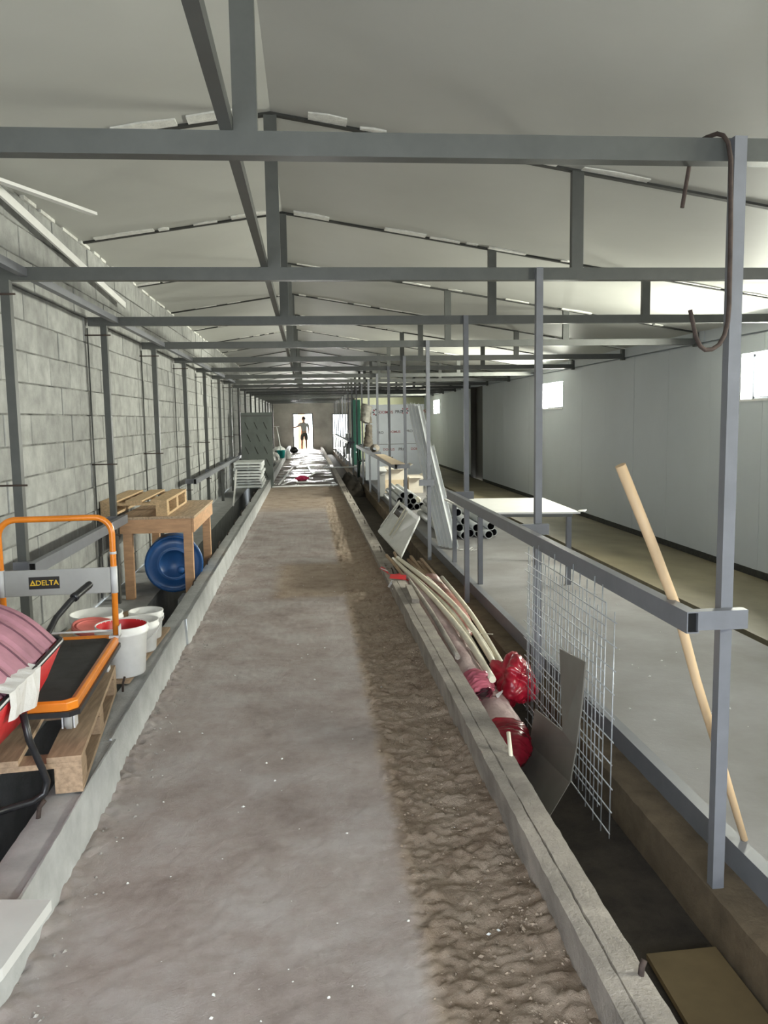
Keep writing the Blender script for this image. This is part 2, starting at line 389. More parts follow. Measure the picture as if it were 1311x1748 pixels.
single('gravel', pebbles(4200, rg, lambda q: min(.72, .30+.42*q.random()**.6), lambda q: 1.4+7.5*q.random()**1.5, lambda q: .002+.009*q.random()**3), STONE,
       'loose brown gravel on the browner right side of the alley', 'gravel', kind='stuff')
single('gravel', pebbles(900, rg, lambda q: -.87+.14*q.random()**2, lambda q: 1.4+8*q.random()**1.4, lambda q: .0025+.009*q.random()**2.2), mat('grey_rubble', (.33, .31, .29), .95, var=.4, scale=30),
       'grey cement crumbs along the foot of the left kerb', 'gravel', kind='stuff')
single('plaster_crumbs', pebbles(150, rg, lambda q: q.uniform(-.8, .65), lambda q: 1.5+8*q.random()**1.3, lambda q: q.choice((.003, .004, .005, .009))), CHIP,
       'white plaster crumbs scattered over the alley floor', 'debris', kind='stuff')
single('plaster_crumbs', pebbles(70, rg, lambda q: q.uniform(1.65, 3.0), lambda q: 2.4+8*q.random()**1.3, lambda q: q.choice((.004, .006, .01)), .003), CHIP,
       'white crumbs scattered over the grey slab', 'debris', kind='stuff')

# ------------------------------------------------------------------ left block wall
wl = struct('wall_left', MB().box(-2.07, XLW-.012, YA, YE, -.05, 3.25), MORTAR, 'long grey concrete block wall on the left', 'wall')
BL, BHt, J = .50, .199, .009
def block_mesh(l):
    me = bpy.data.meshes.new('block'); mb = MB().box(-.06, 0, J/2, l-J/2, J/2, BHt+J/2)
    me.from_pydata(mb.v, [], mb.f); me.update()
    bm = bmesh.new(); bm.from_mesh(me); bmesh.ops.recalc_face_normals(bm, faces=bm.faces)
    bmesh.ops.bevel(bm, geom=[e for e in bm.edges if all(v.co.x > -.01 for v in e.verts)], offset=.004, segments=1, affect='EDGES'); bm.to_mesh(me); bm.free()
    me.materials.append(BLOCK); return me
bmsh = block_mesh(BL+J)
rb = random.Random(11); cnt = 0; rest = MB()
for rowi in range(15):
    z0 = rowi*(BHt+J); y = 3.6+(BL+J)*(.5 if rowi % 2 else 0)
    while y < 45.5:
        dx = rb.uniform(-.006, .006)
        if 4.4 < y < 14.5 and cnt < 300:
            o = bpy.data.objects.new('block', bmsh); COL.objects.link(o); o.parent = wl
            o.location = (XLW+dx, y, z0); o.rotation_euler = (0, 0, rb.uniform(-.006, .006)); cnt += 1
        elif y >= 4.4 and y < 34:
            rest.box(XLW-.06+dx, XLW+dx, y+J/2, y+BL+J/2, z0+J/2, z0+BHt+J/2)
        else:
            rest.box(XLW-.06+dx, XLW+dx, y+J/2, y+BL+J/2, z0+J/2, z0+BHt+J/2)
        y += BL+J
fo = MB()
for k in range(60):
    y = 6+k*.45+rb.uniform(-.1, .1)
    fo.box(XLW-.03, XLW+rb.uniform(.004, .02), y, y+rb.uniform(.15, .44), 3.105, 3.13)
o = rest.build('distant_blocks', BLOCK, wl); o['kind'] = 'stuff'
o = fo.build('foam_seam', FOAM, wl)

# ------------------------------------------------------------------ right panel wall with windows
def wall_cells(y0, y1, holes, z0, z1):
    out = []; cur = y0
    for a, b in holes:
        if b <= y0 or a >= y1: continue
        if a > cur: out.append((cur, a, z0, z1))
        aa, bb = max(a, y0), min(b, y1)
        out.append((aa, bb, z0, WZ[0])); out.append((aa, bb, WZ[1], z1)); cur = bb
    if cur < y1: out.append((cur, y1, z0, z1))
    return out
bk = MB()
for a, b, z0, z1 in wall_cells(YA, 22.3, WINDOWS, -.3, 2.7)+wall_cells(23.85, YE, WINDOWS, -.3, 2.7): bk.box(XW+.05, XW+.22, a, b, z0, z1)
bk.box(XW+.05, XW+.22, 22.3, 23.85, 2.45, 2.7)
wr = struct('wall_right', bk, WPANEL, 'white panel wall with small high windows on the right', 'wall')
cuts = [YA]; y = -.85
while y < YE-.6: cuts.append(y); y += 1.15
cuts.append(YE)
for a, b in zip(cuts, cuts[1:]):
    mb = MB(); dx = random.uniform(-.002, .002)
    segs = [(a+.002, b-.002)] if not (b > 22.3 and a < 23.85) else [s_ for s_ in ((a+.002, 22.3), (23.85, b-.002)) if s_[1]-s_[0] > .05]
    for sa, sb in segs:
        for c in wall_cells(sa, sb, WINDOWS, -.075+random.uniform(-.006, .006), 2.425): mb.box(XW+dx, XW+.05, *c)
    if mb.v: mb.build('wall_panel', WPANEL, wr)
y = YA
k = 0
while y < YE-.2:
    e = min(y+random.uniform(1.0, 2.6), YE)
    if not (e > 22.3 and y < 23.85): MB().box(XW+random.uniform(-.01, .004), XW+.05, y+.008, e-.008, 2.447, 2.615).build('top_panel', WPANEL, wr)
    y = e
bb = MB().box(XW-.004, XW+.06, YA, 22.3, -.17, -.072); bb.box(XW-.004, XW+.06, 23.85, YE, -.17, -.072)
struct('baseboard_right', bb, DARKGAP, 'dark gap strip under the white wall panels', 'baseboard')
for n_, (a, b) in enumerate(WINDOWS):
    wn = thing('window_%d' % (n_+1), 'small high window in the white wall, %s from the camera' % ORD[n_], 'window', (XW, a, WZ[0]), kind='structure')
    mb = MB()
    for c in ((a, b, WZ[0], WZ[0]+.03), (a, b, WZ[1]-.03, WZ[1]), (a, a+.03, WZ[0], WZ[1]), (b-.03, b, WZ[0], WZ[1]), ((a+b)/2-.015, (a+b)/2+.015, WZ[0], WZ[1])):
        mb.box(XW+.14, XW+.18, *c)
    mb.build('window_frame', STEEL_L, wn)
    MB().box(XW+.158, XW+.162, a+.03, b-.03, WZ[0]+.03, WZ[1]-.03).build('pane', GLASS, wn)
    MB().box(XW-.012, XW+.15, a-.02, b+.02, WZ[0]-.022, WZ[0]).build('window_sill', WHITE, wn)
dr = thing('door_3', 'dark narrow doorway in the white panel wall', 'door', (XW, 22.3, -.15), kind='structure')
MB().box(XW+.12, XW+.17, 22.32, 23.83, -.2, 2.45).build('door_leaf', DARKDOOR, dr)
MB().box(XW-.02, XW+.12, 23.80, 23.86, -.17, 2.45).build('door_jamb', DARKDOOR, dr)

# ------------------------------------------------------------------ end wall, wall behind the camera, outdoors
def front_wall(name, y, th, holes, x0, x1, ztop, m, lab):
    mb = MB(); cur = x0
    for a, b, zt in holes:
        mb.box(cur, a, y, y+th, -.5, ztop); mb.box(a, b, y, y+th, zt, ztop); mb.box(a, b, y, y+th, -.5, -.02); cur = b
    mb.box(cur, x1, y, y+th, -.5, ztop); return struct(name, mb, m, lab, 'wall')
front_wall('wall_end', YE, .2, [(-.75, .35, 1.94), (1.40, 2.26, 1.90)], -2.1, 5.0, 3.5, PLASTER, 'grey rendered end wall with two bright doorways')
front_wall('wall_back', YA-.2, .2, [(-1.9, 1.5, 2.4)], -2.1, 5.0, 3.5, PLASTER, 'wall with the wide open gate behind the viewpoint')
for n_, (a, b, zt, lb) in enumerate(((-.75, .35, 1.94, 'bright open doorway at the far end of the alley'), (1.40, 2.26, 1.90, 'bright doorway in the end wall right of the alley'))):
    d = thing('door_%d' % (n_+1), lb, 'doorway', ((a+b)/2, YE, 0), kind='structure')
    MB().box(a, a+.05, YE-.02, YE+.2, -.02, zt).build('door_jamb', STEEL, d); MB().box(b-.05, b, YE-.02, YE+.2, -.02, zt).build('door_jamb', STEEL, d)
    MB().box(a+.05, b-.05, YE-.02, YE+.2, zt-.05, zt).build('door_head', STEEL, d)
single('brick_pillar', MB().box(-.49, -.11, 47.0, 47.3, -.1, 2.6).box(-.53, -.07, 46.96, 47.34, 2.6, 2.7), BRICKRED, 'reddish pillar standing outside the far doorway', 'pillar')
struct('outdoor_ground', MB().box(-30, 30, YE+.2, 80, -.3, -.06).box(-30, 30, -25, YA-.2, -.3, -.06), GROUND, 'bright ground outside the far doorways', 'ground')
pw = MB().box(1.95, XW, 33.5, 33.65, -.2, 2.44)
struct('wall_partition', pw, PASTEL, 'pale olive partition wall across the right side beyond the membrane', 'wall')

# ------------------------------------------------------------------ roof panels
ce = thing('ceiling', 'white sandwich panel ceiling pitched to a ridge above the alley', 'ceiling', (RX, 0, RZ), kind='structure')
ycuts = [YA-.2]+[Yf(i)+.03 for i in range(0, NF+1)]+[YE+.2]
for a, b in zip(ycuts, ycuts[1:]):
    for x0, x1 in ((RX, 5.0), (-2.1, RX)):
        MB().prism([(x0, a+.002, roof_z(x0)), (x1, a+.002, roof_z(x1)), (x1, a+.002, roof_z(x1)+.09), (x0, a+.002, roof_z(x0)+.09)], (0, b-a-.004, 0)).build('roof_panel', PANEL, ce)
rf = random.Random(5)
for i in range(1, 9):
    for sgn in (1, -1):
        mb = MB(); x = RX+sgn*.1
        lim = 4.3 if sgn > 0 else -1.75
        while (x < lim) if sgn > 0 else (x > lim):
            ln = rf.uniform(.08, .5); xe_ = x+sgn*ln
            if rf.random() < .72:
                wdt = rf.uniform(.03, .13) if i < 4 else rf.uniform(.02, .08); yy = Yf(i)+.005-wdt
                hh = rf.uniform(.006, .016)
                pts = [(x, yy+rf.uniform(0, .02)), ((x+xe_)/2, yy-rf.uniform(0, .015)), (xe_, yy+rf.uniform(0, .02)), (xe_, Yf(i)+.01), (x, Yf(i)+.01)]
                mb.prism([(px, py, roof_z(px)+.002) for px, py in pts], (0, 0, -hh))
            x = xe_+sgn*rf.uniform(0, .25)
        mb.build('foam_seam', FOAM, ce)
# ------------------------------------------------------------------ steel frames
def make_frame():
    t = thing('roof_truss', '', 'steel frame', (0, 0, 0))
    MB().box(-1.845, XW-.03, 0, .06, ZB, ZB+HB).build('tie_beam', STEEL, t)
    MB().box(-.206, -.13, .004, .056, ZB+HB, RZ-.02).build('king_post', STEEL, t)
    for xs in (1.68, 3.10): MB().box(xs-.036, xs+.036, .008, .052, ZB+HB, roof_z(xs+.036)).build('strut', STEEL, t)
    for x0, x1 in ((RX, XW-.02), (-1.86, RX)):
        MB().prism([(x0, .008, roof_z(x0)-.015), (x1, .008, roof_z(x1)-.015), (x1, .008, roof_z(x1)+.02), (x0, .008, roof_z(x0)+.02)], (0, .044, 0)).build('rafter', RAFTER, t)
    MB().box(XR-.021, XR+.021, -.042, 0, -.10, ZB+HB-.006).build('post', STEEL_L, t)
    MB().box(XL-.026, XL+.026, -.02, .035, 0, ZB).build('post', STEEL, t)
    MB().box(XW-.05, XW, -.01, .07, ZB-.02, roof_z(XW)-.01).build('wall_bracket', STEEL, t)
    for z in (2.345, 1.24, .62):
        MB().tube([(XLW+.002, -.025, z), (XL+.06, -.025, z)], .006, 6).build('wall_tie', RUST, t)
    MB().tube([(XLW+.014, .02, .05), (XLW+.014, .02, 2.41)], .007, 6).build('wall_rod', STEEL, t)
    return t
fr0 = make_frame(); frames = []
for i in range(1, NF+1):
    o = fr0 if i == 1 else copy_tree(fr0)
    o.location = (0, Yf(i), 0); ORG[o.name] = Vector((0, Yf(i), 0))
    extra = {1: 'grey steel roof frame nearest the camera, a bent bar hooked over its beam', 2: 'second grey steel roof frame from the camera, its right post standing behind the wire mesh',
             3: 'third grey steel roof frame from the camera, its right post beside the white table', 4: 'fourth grey steel roof frame from the camera, a grey arm stub on its right post',
             5: 'fifth grey steel roof frame from the camera, white profiles leaning on its right post', NF: 'farthest grey steel roof frame, next to the end wall'}
    o['label'] = extra.get(i, 'grey steel roof frame, %s from the camera' % ORD[i-1]); o['group'] = 'steel roof frames'
    frames.append(o)
rt = thing('ridge_tie', 'long grey steel tube lying along the beams beneath the ridge', 'steel tube', (-.222, -1, ZB+HB))
MB().box(-.246, -.2075, YA, Yf(NF)+.5, ZB+HB, ZB+HB+.05).build('tube', STEEL, rt)
pl = thing('brace_rail', 'grey steel brace tubes between the beams beside the block wall', 'steel tube', (-1.6, Y1, ZB))
for i in range(0, 8):
    MB().box(-1.63, -1.585, Yf(i)+.062, Yf(i+1)-.002, ZB+.02, ZB+.066).build('brace_segment', STEEL_L, pl)

# guard rails
def rail(name, label, x, z, i0, i1, side, first=-.10, post_x=XR):
    t = thing(name, label, 'guard rail', (x, Yf(i0), z), group=None)
    MB().htube((x, Yf(i0)+first, z), Yf(i1)+.06, .043, .074).build('rail', STEEL_L if side > 0 else STEEL_L, t)
    MB().box(x-.016, x+.016, Yf(i0)+first+.012, Yf(i0)+first+.016, z-.032, z+.032).build('tube_inside', INNER, t)
    for i in range(i0, i1+1):
        if side > 0: MB().box(x+.0215, post_x+.055, Yf(i)-.084, Yf(i)-.0425, z-.032, z+.034).build('arm', STEEL_L, t)
        else: MB().box(post_x-.04, x-.0215, Yf(i)-.064, Yf(i)-.0225, z-.032, z+.034).build('arm', STEEL_L, t)
    return t
rail('guard_rail', 'near grey steel guard rail with an open end, on arms from the right posts', 1.283, .897, 1, 3, 1)
rail('guard_rail', 'distant right guard rail with cardboard lying on it', 1.283, .897, 5, 9, 1)
rail('guard_rail', 'near left guard rail behind the orange trolley handle', -1.625, .752, 2, 3, -1, -.12, XL)
rail('guard_rail', 'left guard rail above the ledge beyond the wooden table', -1.61, .745, 5, 9, -1, -.12, XL)
rail('guard_rail', 'far left guard rail in bright light near the end wall', -1.60, .745, 12, 16, -1, -.12, XL)
rail('guard_rail', 'far right guard rail before the bright second doorway', 1.283, .86, 11, 17, 1)
MB().box(1.31, XR+.055, Yf(4)-.084, Yf(4)-.0425, .80, .872).build('arm_stub', STEEL_L, frames[3])

# hooked bar
single('hooked_bar', MB().tube([(1.298, 2.835, 2.30), (1.318, 2.83, 2.44), (1.328, 2.823, 2.495), (1.337, 2.81, 2.508), (1.35, 2.78, 2.513), (1.365, 2.735, 2.511), (1.378, 2.718, 2.50), (1.388, 2.705, 2.475), (1.394, 2.695, 2.42), (1.398, 2.69, 2.2), (1.398, 2.685, 1.95), (1.395, 2.685, 1.90), (1.384, 2.684, 1.855), (1.365, 2.68, 1.825), (1.34, 2.678, 1.81), (1.315, 2.675, 1.808), (1.295, 2.67, 1.82), (1.279, 2.668, 1.85), (1.267, 2.665, 1.89), (1.253, 2.66, 1.935)], .0075, 8), RUST,
       'bent rusty bar hooked over the nearest beam beside its post', 'rebar')
# loose white strips under the roof
single('white_strip', MB().bar((-1.72, 4.9, 2.955), (-1.45, 6.2, 3.06), .05, .02), WHITE, 'upper loose white strip poking out below the ceiling at left', 'strip')
single('white_strip', MB().bar((-1.81, 4.6, 3.05), (-1.79, 8.75, 2.77), .018, .06), WHITE, 'longer white strip slanting down along the top of the block wall', 'strip')
# ------------------------------------------------------------------ pallets
def pallet(name, label, M, Wd, Ln, m, m2):
    t = thing(name, label, 'pallet', M @ Vector((0, 0, 0)))
    nb = 4 if Wd > .65 else 3; bw = .125 if Wd > .65 else .145
    for k in range(nb):
        x = -Wd+k*(Wd-bw)/(nb-1); MB().box(x, x+bw, 0, Ln, .122, .144, M).build('deck_board', m, t)
    for y in (0, Ln/2-.05, Ln-.1): MB().box(-Wd, 0, y, y+.1, .1, .1215, M).build('cross_board', m, t)
    for x in ((-Wd, -Wd/2-.05, -.1) if Wd > .65 else (-Wd, -.1)):
        for y in (0, Ln/2-.06, Ln-.12): MB().box(x, x+.1, y, y+.12, .0225, .0995, M).build('pallet_block', m2, t)
        MB().box(x, x+.1, 0, Ln, 0, .022, M).build('bottom_board', m, t)
    return t
pallet('wooden_pallet', 'dusty wooden pallet on the left kerb carrying the flatbed trolley', Matrix.Translation((-.885, 3.13, .203)) @ Matrix.Rotation(math.radians(6.6), 4, 'Z'), .80, 1.2, WOOD_D, WOOD_D)
TT = .757
pallet('wooden_pallet', 'pale pine pallet lying on the brown wooden table', Matrix.Translation((-1.27, 7.59, TT+.001)), .585, 1.22, WOOD, WOOD)

# ------------------------------------------------------------------ flatbed trolley
def trolley():
    M = Matrix.Translation((-.935, 3.28, 0)) @ Matrix.Rotation(math.radians(3.3), 4, 'Z')
    t = thing('flatbed_trolley', 'flatbed trolley with orange folding handle and black mat on the dusty pallet', 'trolley', (-.935, 3.28, .349))
    Wd, Ln, z = .545, 1.05, .50
    c = .035
    def rr(i): return [(-Wd+i+c, i), (-i-c, i), (-i, i+c), (-i, Ln-i-c), (-i-c, Ln-i), (-Wd+i+c, Ln-i), (-Wd+i, Ln-i-c), (-Wd+i, i+c)]
    outer = rr(0); inner = rr(.032)
    MB().prism([M @ Vector((x, y, z-.012)) for x, y in inner], (0, 0, .012)).build('rubber_mat', BLACKMAT, t)
    mb = MB(); n = 8
    vs = [M @ Vector((x, y, zz)) for (pts, zz) in ((outer, z-.03), (outer, z+.004), (rr(.012), z+.012), (inner, z+.004), (inner, z-.03)) for x, y in pts]
    mb.add(vs, [(k*n+i, k*n+(i+1) % n, ((k+1) % 5)*n+(i+1) % n, ((k+1) % 5)*n+i) for k in range(5) for i in range(n)]); bevel(mb.build('orange_rim', ORANGE, t), .003)
    MB().prism([M @ Vector((x, y, z-.052)) for x, y in rr(-.008)], (0, 0, .022)).build('deck_underside', BLACK, t)
    for x in (-.06, -Wd+.06):
        for y in (.14, Ln-.14):
            wm = M @ Matrix.Translation((x, y, .349+.042)) @ Matrix.Rotation(PI/2, 4, 'Y')
            wh = MB().lathe([(.0, -.016), (.035, -.016), (.042, -.010), (.042, .010), (.035, .016), (0, .016)], 18, wm).build('wheel', GREYPL, t)
            MB().box(x-.026, x-.02, y-.03, y+.03, .36, z-.053, M).box(x+.02, x+.026, y-.03, y+.03, .36, z-.053, M).build('caster_fork', SILVER, t)
    yh = Ln-.03; zt = 1.125; rc = .085; xl, xr_ = -Wd-.002, -.012
    pts = [(xr_, yh, z+.01), (xr_+.004, yh, .75), (xr_+.006, yh, zt-rc)]
    pts += [(xr_+.006-rc+rc*math.cos(a), yh, zt-rc+rc*math.sin(a)) for a in [PI/2*k/6 for k in range(1, 7)]]
    pts += [(xl-.006+rc+rc*math.cos(a), yh, zt-rc+rc*math.sin(a)) for a in [PI/2+PI/2*k/6 for k in range(0, 7)]]
    pts += [(xl-.004, yh, .75), (xl, yh, z+.01)]
    hd = MB().tube([M @ Vector(p_) for p_ in pts], .0155, 12).build('handle', ORANGE, t)
    for x in (xl-.005, xr_+.005):
        MB().tube([M @ Vector((x, yh, .735)), M @ Vector((x, yh, .872))], .0175, 12).build('sleeve', SILVER, hd)
    MB().tube([M @ Vector((xr_+.006, yh, .935)), M @ Vector((xr_+.006, yh, .948))], .0168, 12).build('tape_ring', SILVER, hd)
    pn = MB().box(xl+.012, xr_-.012, yh-.012, yh-.004, .737, .870, M); pn = pn.build('handle_panel', GREYPL, hd); bevel(pn, .003)
    MB().box(xl+.012, xr_-.012, yh-.0145, yh-.012, .862, .868, M).build('panel_lip', GREYPL, hd)
    sx_ = -.345; sz = .803
    MB().box(sx_-.074, sx_+.074, yh-.0135, yh-.0122, sz-.031, sz+.031, M).build('sticker', STICKER, hd)
    T = M @ Matrix.Translation((sx_+.014, yh-.0142, sz-.001)) @ Matrix.Rotation(PI/2, 4, 'X')
    text_part('DELTA', .037, T, YELLOW, hd, 'lettering', .0006)
    MB().prism([M @ Vector((sx_+a, yh-.0138, sz+b)) for a, b in ((-.070, -.013), (-.040, -.013), (-.055, .016))], M.to_3x3() @ Vector((0, -.001, 0))).build('triangle_logo', YELLOW, hd)
    MB().prism([M @ Vector((sx_+a, yh-.0150, sz+b)) for a, b in ((-.061, -.008), (-.049, -.008), (-.055, .003))], M.to_3x3() @ Vector((0, -.0006, 0))).build('triangle_logo_centre', STICKER, hd)
    for x in (xl, xr_):
        MB().box(x-.03, x+.022, yh-.035, yh+.03, z+.005, z+.016, M).box(x+.018, x+.022, yh-.035, yh+.03, z+.005, z+.065, M).build('hinge_bracket', SILVER, t)
    MB().tube([M @ Vector((xl, yh+.01, z+.035)), M @ Vector((xr_, yh+.01, z+.035))], .006, 8).build('hinge_bar', SILVER, t)
trolley()

# ------------------------------------------------------------------ wheelbarrow at the left edge
RIBM = mat('dark_pink_rib', (.13, .055, .075), .8, var=.3)
def wheelbarrow():
    t = thing('wheelbarrow', 'dusty red wheelbarrow with taped rim and black tubular legs at the left edge', 'wheelbarrow', (-1.35, 2.95, .2))
    # tray: rounded rectangular dish, rim z .71
    def ring(x0, x1, y0, y1, z, rad, n=7, zf=0):
        pts = []
        for cx, cy, a0 in ((x1-rad, y1-rad, 0), (x0+rad, y1-rad, PI/2), (x0+rad, y0+rad, PI), (x1-rad, y0+rad, 1.5*PI)):
            for k in range(n):
                a = a0+PI/2*k/(n-1); xx, yy = cx+rad*math.cos(a), cy+rad*math.sin(a)
                pts.append((xx, yy, z+zf*(yy-2.9)))
        return pts
    R = [ring(-1.67, -1.005, 2.42, 3.42, .705, .06, zf=.05), ring(-1.64, -1.04, 2.50, 3.33, .60, .07, zf=.03), ring(-1.60, -1.09, 2.62, 3.22, .50, .09), ring(-1.5, -1.2, 2.75, 3.1, .49, .08)]
    n = len(R[0]); mb = MB(); mb.add([p for q in R for p in q], [(k*n+i, k*n+(i+1) % n, (k+1)*n+(i+1) % n, (k+1)*n+i) for k in range(3) for i in range(n)]+[tuple(3*n+i for i in range(n))], True)
    tray = mb.build('tray', REDPL, t)
    so = tray.modifiers.new('thick', 'SOLIDIFY'); so.thickness = .004; so.offset = 1
    # dusty load liner: ribbed pink sheet lying in the tray
    rows = []
    for k in range(41):
        q = k/40; row = []
        for j in range(17):
            s_ = (j/16)**1.5
            x = -1.02-.60*s_; y = 2.46+.92*q
            rib = .010 if (q*6.0) % 1 < .12 else 0
            row.append((x, y, .715+.05*(y-2.9)+.185*math.tanh(.60*s_/.17)*(1 if s_ < .6 else 1-(s_-.6)*.5)-rib))
        rows.append(row)
    li = MB().grid(rows, False).build('ribbed_cover', PINKDUST, t); so = li.modifiers.new('thick', 'SOLIDIFY'); so.thickness = .006
    for yy in (2.58, 2.73, 2.88, 3.03, 3.18, 3.31):
        MB().tube([(-1.02-.60*q, yy+.01*q, .7165+.05*(yy-2.9)+.185*math.tanh(.60*q/.17)) for q in (0, .03, .07, .12, .18, .25, .33, .42, .55)], .0042, 6).build('cover_rib', RIBM, t)
    rim = R[0]+[R[0][0]]
    MB().tube([(x, y, z+.004) for x, y, z in rim], .011, 8, False).build('rim', BLACK, t)
    MB().tube([(-1.000, 2.46+.09*k, .712+.05*(2.46+.09*k-2.9)) for k in range(11)], .006, 6).build('rim_edge', SILVER, t)
    tp = MB(); rows = [[(-1.03-.02*(j == 0), 2.74+.045*k, .735+.006*(k % 2)) if j == 0 else ((-.992+.004*(k % 2), 2.74+.045*k, .722) if j == 1 else (-.985-.012*(j-1)+.008*math.sin(k*1.3), 2.76+.04*k, .72-.05*(j-1)-.006*k)) for j in range(4)] for k in range(8)]
    tp.grid(rows, False); tp = tp.build('tape_patch', TAPE, t)
    for s_ in (1, -1):
        cx = -1.34
        def X(d): return cx+s_*d
        MB().tube([(X(.29), 3.02, .56), (X(.305), 3.02, .46), (X(.335), 3.05, .335), (X(.345), 3.065, .28), (X(.335), 3.06, .235), (X(.30), 3.04, .215), (X(.20), 2.98, .211), (X(.10), 2.83, .211)], .0135, 10).build('leg', BLACK, t)
        MB().tube([(X(.20), 2.3, .44), (X(.235), 2.9, .54), (X(.25), 3.25, .645), (X(.26), 3.42, .735), (X(.285), 3.49, .80), (X(.325), 3.56, .852), (X(.36), 3.62, .882)], .013, 10).build('handle', BLACK, t)
        MB().tube([(X(.335), 3.575, .862), (X(.342), 3.587, .868), (X(.345), 3.592, .871), (X(.382), 3.655, .902), (X(.386), 3.662, .905)], [.0185, .0195, .0165, .0165, .014], 12).build('grip', BLACK, t)
    wm = Matrix.Translation((-1.34, 2.22, .385)) @ Matrix.Rotation(PI/2, 4, 'Y')
    MB().lathe([(.09, -.03), (.15, -.04), (.175, -.02), (.18, 0), (.175, .02), (.15, .04), (.09, .03)], 24, wm, True).build('tyre', BLACKMAT, t)
    MB().lathe([(0, -.03), (.09, -.028), (.09, .028), (0, .03)], 20, wm).build('wheel_hub', REDPL, t)
wheelbarrow()

# ------------------------------------------------------------------ buckets
def bucket(label, x, y, z0, h, r0_, r1_, m=WHITEPL, tilt=None, inner=None, handle=True):
    t = thing('bucket', label, 'bucket', (x, y, z0), group='plastic buckets by the left kerb')
    if tilt: t.rotation_euler = tilt
    L0 = MB().lathe([(0, 0), (r0_*.96, 0), (r0_, .008), (r1_-.004, h-.05), (r1_+.006, h-.045), (r1_+.006, h-.03), (r1_, h-.028), (r1_+.005, h-.004), (r1_+.002, h), (r1_-.004, h-.004), (r0_-.006, .012), (0, .012)], 32)
    L0.build('body', m, t, False)
    if inner: MB().lathe([(r1_-.0045, h-.006), (r1_-.012, h-.07), (r1_*.9, h-.075), (0, h-.075)], 28).build('paint_residue', inner, t, False)
    if handle: MB().tube([((r1_+.008)*math.cos(a), -(r1_+.012)*math.sin(a)*.9-.01, h-.04-.07*math.sin(a)) for a in [PI*k/14 for k in range(15)]], .003, 6).build('bail', SILVER, t, False)
    return t
bucket('white paint bucket with red residue inside, on the kerb behind the trolley', -1.045, 4.60, .221, .278, .118, .138, inner=REDPL, handle=False)
bucket('wide white tub half hidden behind the trolley handle', -1.33, 5.20, .221, .21, .13, .155, handle=False)
bucket('white bucket with wire bail beyond the red one', -1.05, 5.06, .221, .19, .10, .118)
bucket('small white bucket standing farthest behind the others', -1.06, 5.36, .221, .18, .09, .105)
ld = thing('round_cover', 'pinkish red bucket lid lying across the white tub', 'lid', (-1.235, 4.83, .425), group=None); ld.rotation_euler = (.10, .16, 0)
MB().lathe([(0, 0), (.125, 0), (.13, .014), (.138, .014), (.14, .004), (.14, -.012), (.134, -.012), (.134, -.003), (0, -.006)], 32).build('disc', mat('faded_red_lid', (.62, .16, .14), .5, var=.15), ld, False)
MB().box(-.02, .02, -.158, -.13, -.008, .002).build('pull_tab', MATS['faded_red_lid'], ld, False)
MB().lathe([(.108, .002), (.108, .008), (.118, .008), (.118, .002)], 32).build('ring_ridge', MATS['faded_red_lid'], ld, False)
single('rubble_board', MB().prism([(-1.60, 4.47, .204), (-.985, 4.45, .204), (-.955, 5.62, .204), (-1.60, 5.66, .204)], (0, 0, .016)), WOOD_D, 'weathered board under the white buckets, laid from the kerb over the trench', 'board')
rbm = random.Random(9)
for k, (x, y, ln, an, lb) in enumerate(((-1.74, 6.55, .62, .55, 'broken grey plank lying on the ledge before the table'), (-1.66, 6.35, .55, 1.0, 'short splintered plank beside the broken grey plank'), (-1.78, 5.95, .5, .12, 'thin offcut by the block wall under the table'))):
    M = Matrix.Translation((x, y, .012+.022*k)) @ Matrix.Rotation(-an, 4, 'Z')
    single('plank', MB().box(-.06, .06, 0, ln, 0, .02, M), WOOD_D, lb, 'plank', 'planks on the left ledge')

# ------------------------------------------------------------------ wooden table, drum
tb = thing('wooden_table', 'brown wooden table bridging the left trench, a pallet on its top', 'table', (-1.35, 8.3, 0))
x0, x1, y0, y1 = -1.69, -1.035, 7.56, 9.04
for k in range(5):
    a = x0-.01+k*(x1-x0+.02)/5
    MB().box(a+.001, a+(x1-x0+.02)/5-.002, y0-.02, y1+.02, TT-.022, TT).build('top_board', WOOD_TOP, tb)
MB().box(x0, x1-.022, y0, y0+.02, TT-.15, TT-.0225).build('apron', WOOD_T, tb); MB().box(x0, x1-.022, y1-.02, y1, TT-.15, TT-.0225).build('apron', WOOD_T, tb)
MB().box(x1-.02, x1, y0, y1, TT-.15, TT-.0225).build('apron', WOOD_T, tb); MB().box(x0, x0+.02, y0+.021, y1-.021, TT-.15, TT-.0225).build('apron', WOOD_T, tb)
for x, y, zf in ((x1-.10, y0+.021, .003), (x1-.10, y1-.091, .003), (x0+.021, y0+.021, .003), (x0+.021, y1-.091, .003)):
    MB().box(x, x+.078, y, y+.07, zf, TT-.023).build('leg', WOOD_T, tb)
for y, lb in ((y0-.05, 'near concrete block carrying a table leg in the left trench'), (y1-.25, 'far concrete block carrying a table leg in the left trench')):
    single('concrete_block', MB().box(-1.20, -1.042, y, y+.3, -.449, .001), CONC, lb, 'block')
dm = thing('blue_drum', 'blue plastic drum lying under the wooden table, round end facing out', 'drum', (-1.26, 7.8, .01))
Md = Matrix.Translation((-1.27, 7.84, .275)) @ Matrix.Rotation(math.radians(9), 4, 'Z') @ Matrix.Rotation(PI/2, 4, 'X') @ Matrix.Scale(1.15, 4)
MB().lathe([(0, -.02), (.115, -.02), (.118, -.004), (.128, .002), (.14, -.004), (.165, -.012), (.195, -.018), (.214, -.01), (.224, .0), (.226, -.03), (.218, -.06), (.216, -.12), (.214, -.3), (.21, -.38), (.195, -.43), (0, -.43)], 40, Md).build('barrel', BLUE, dm)
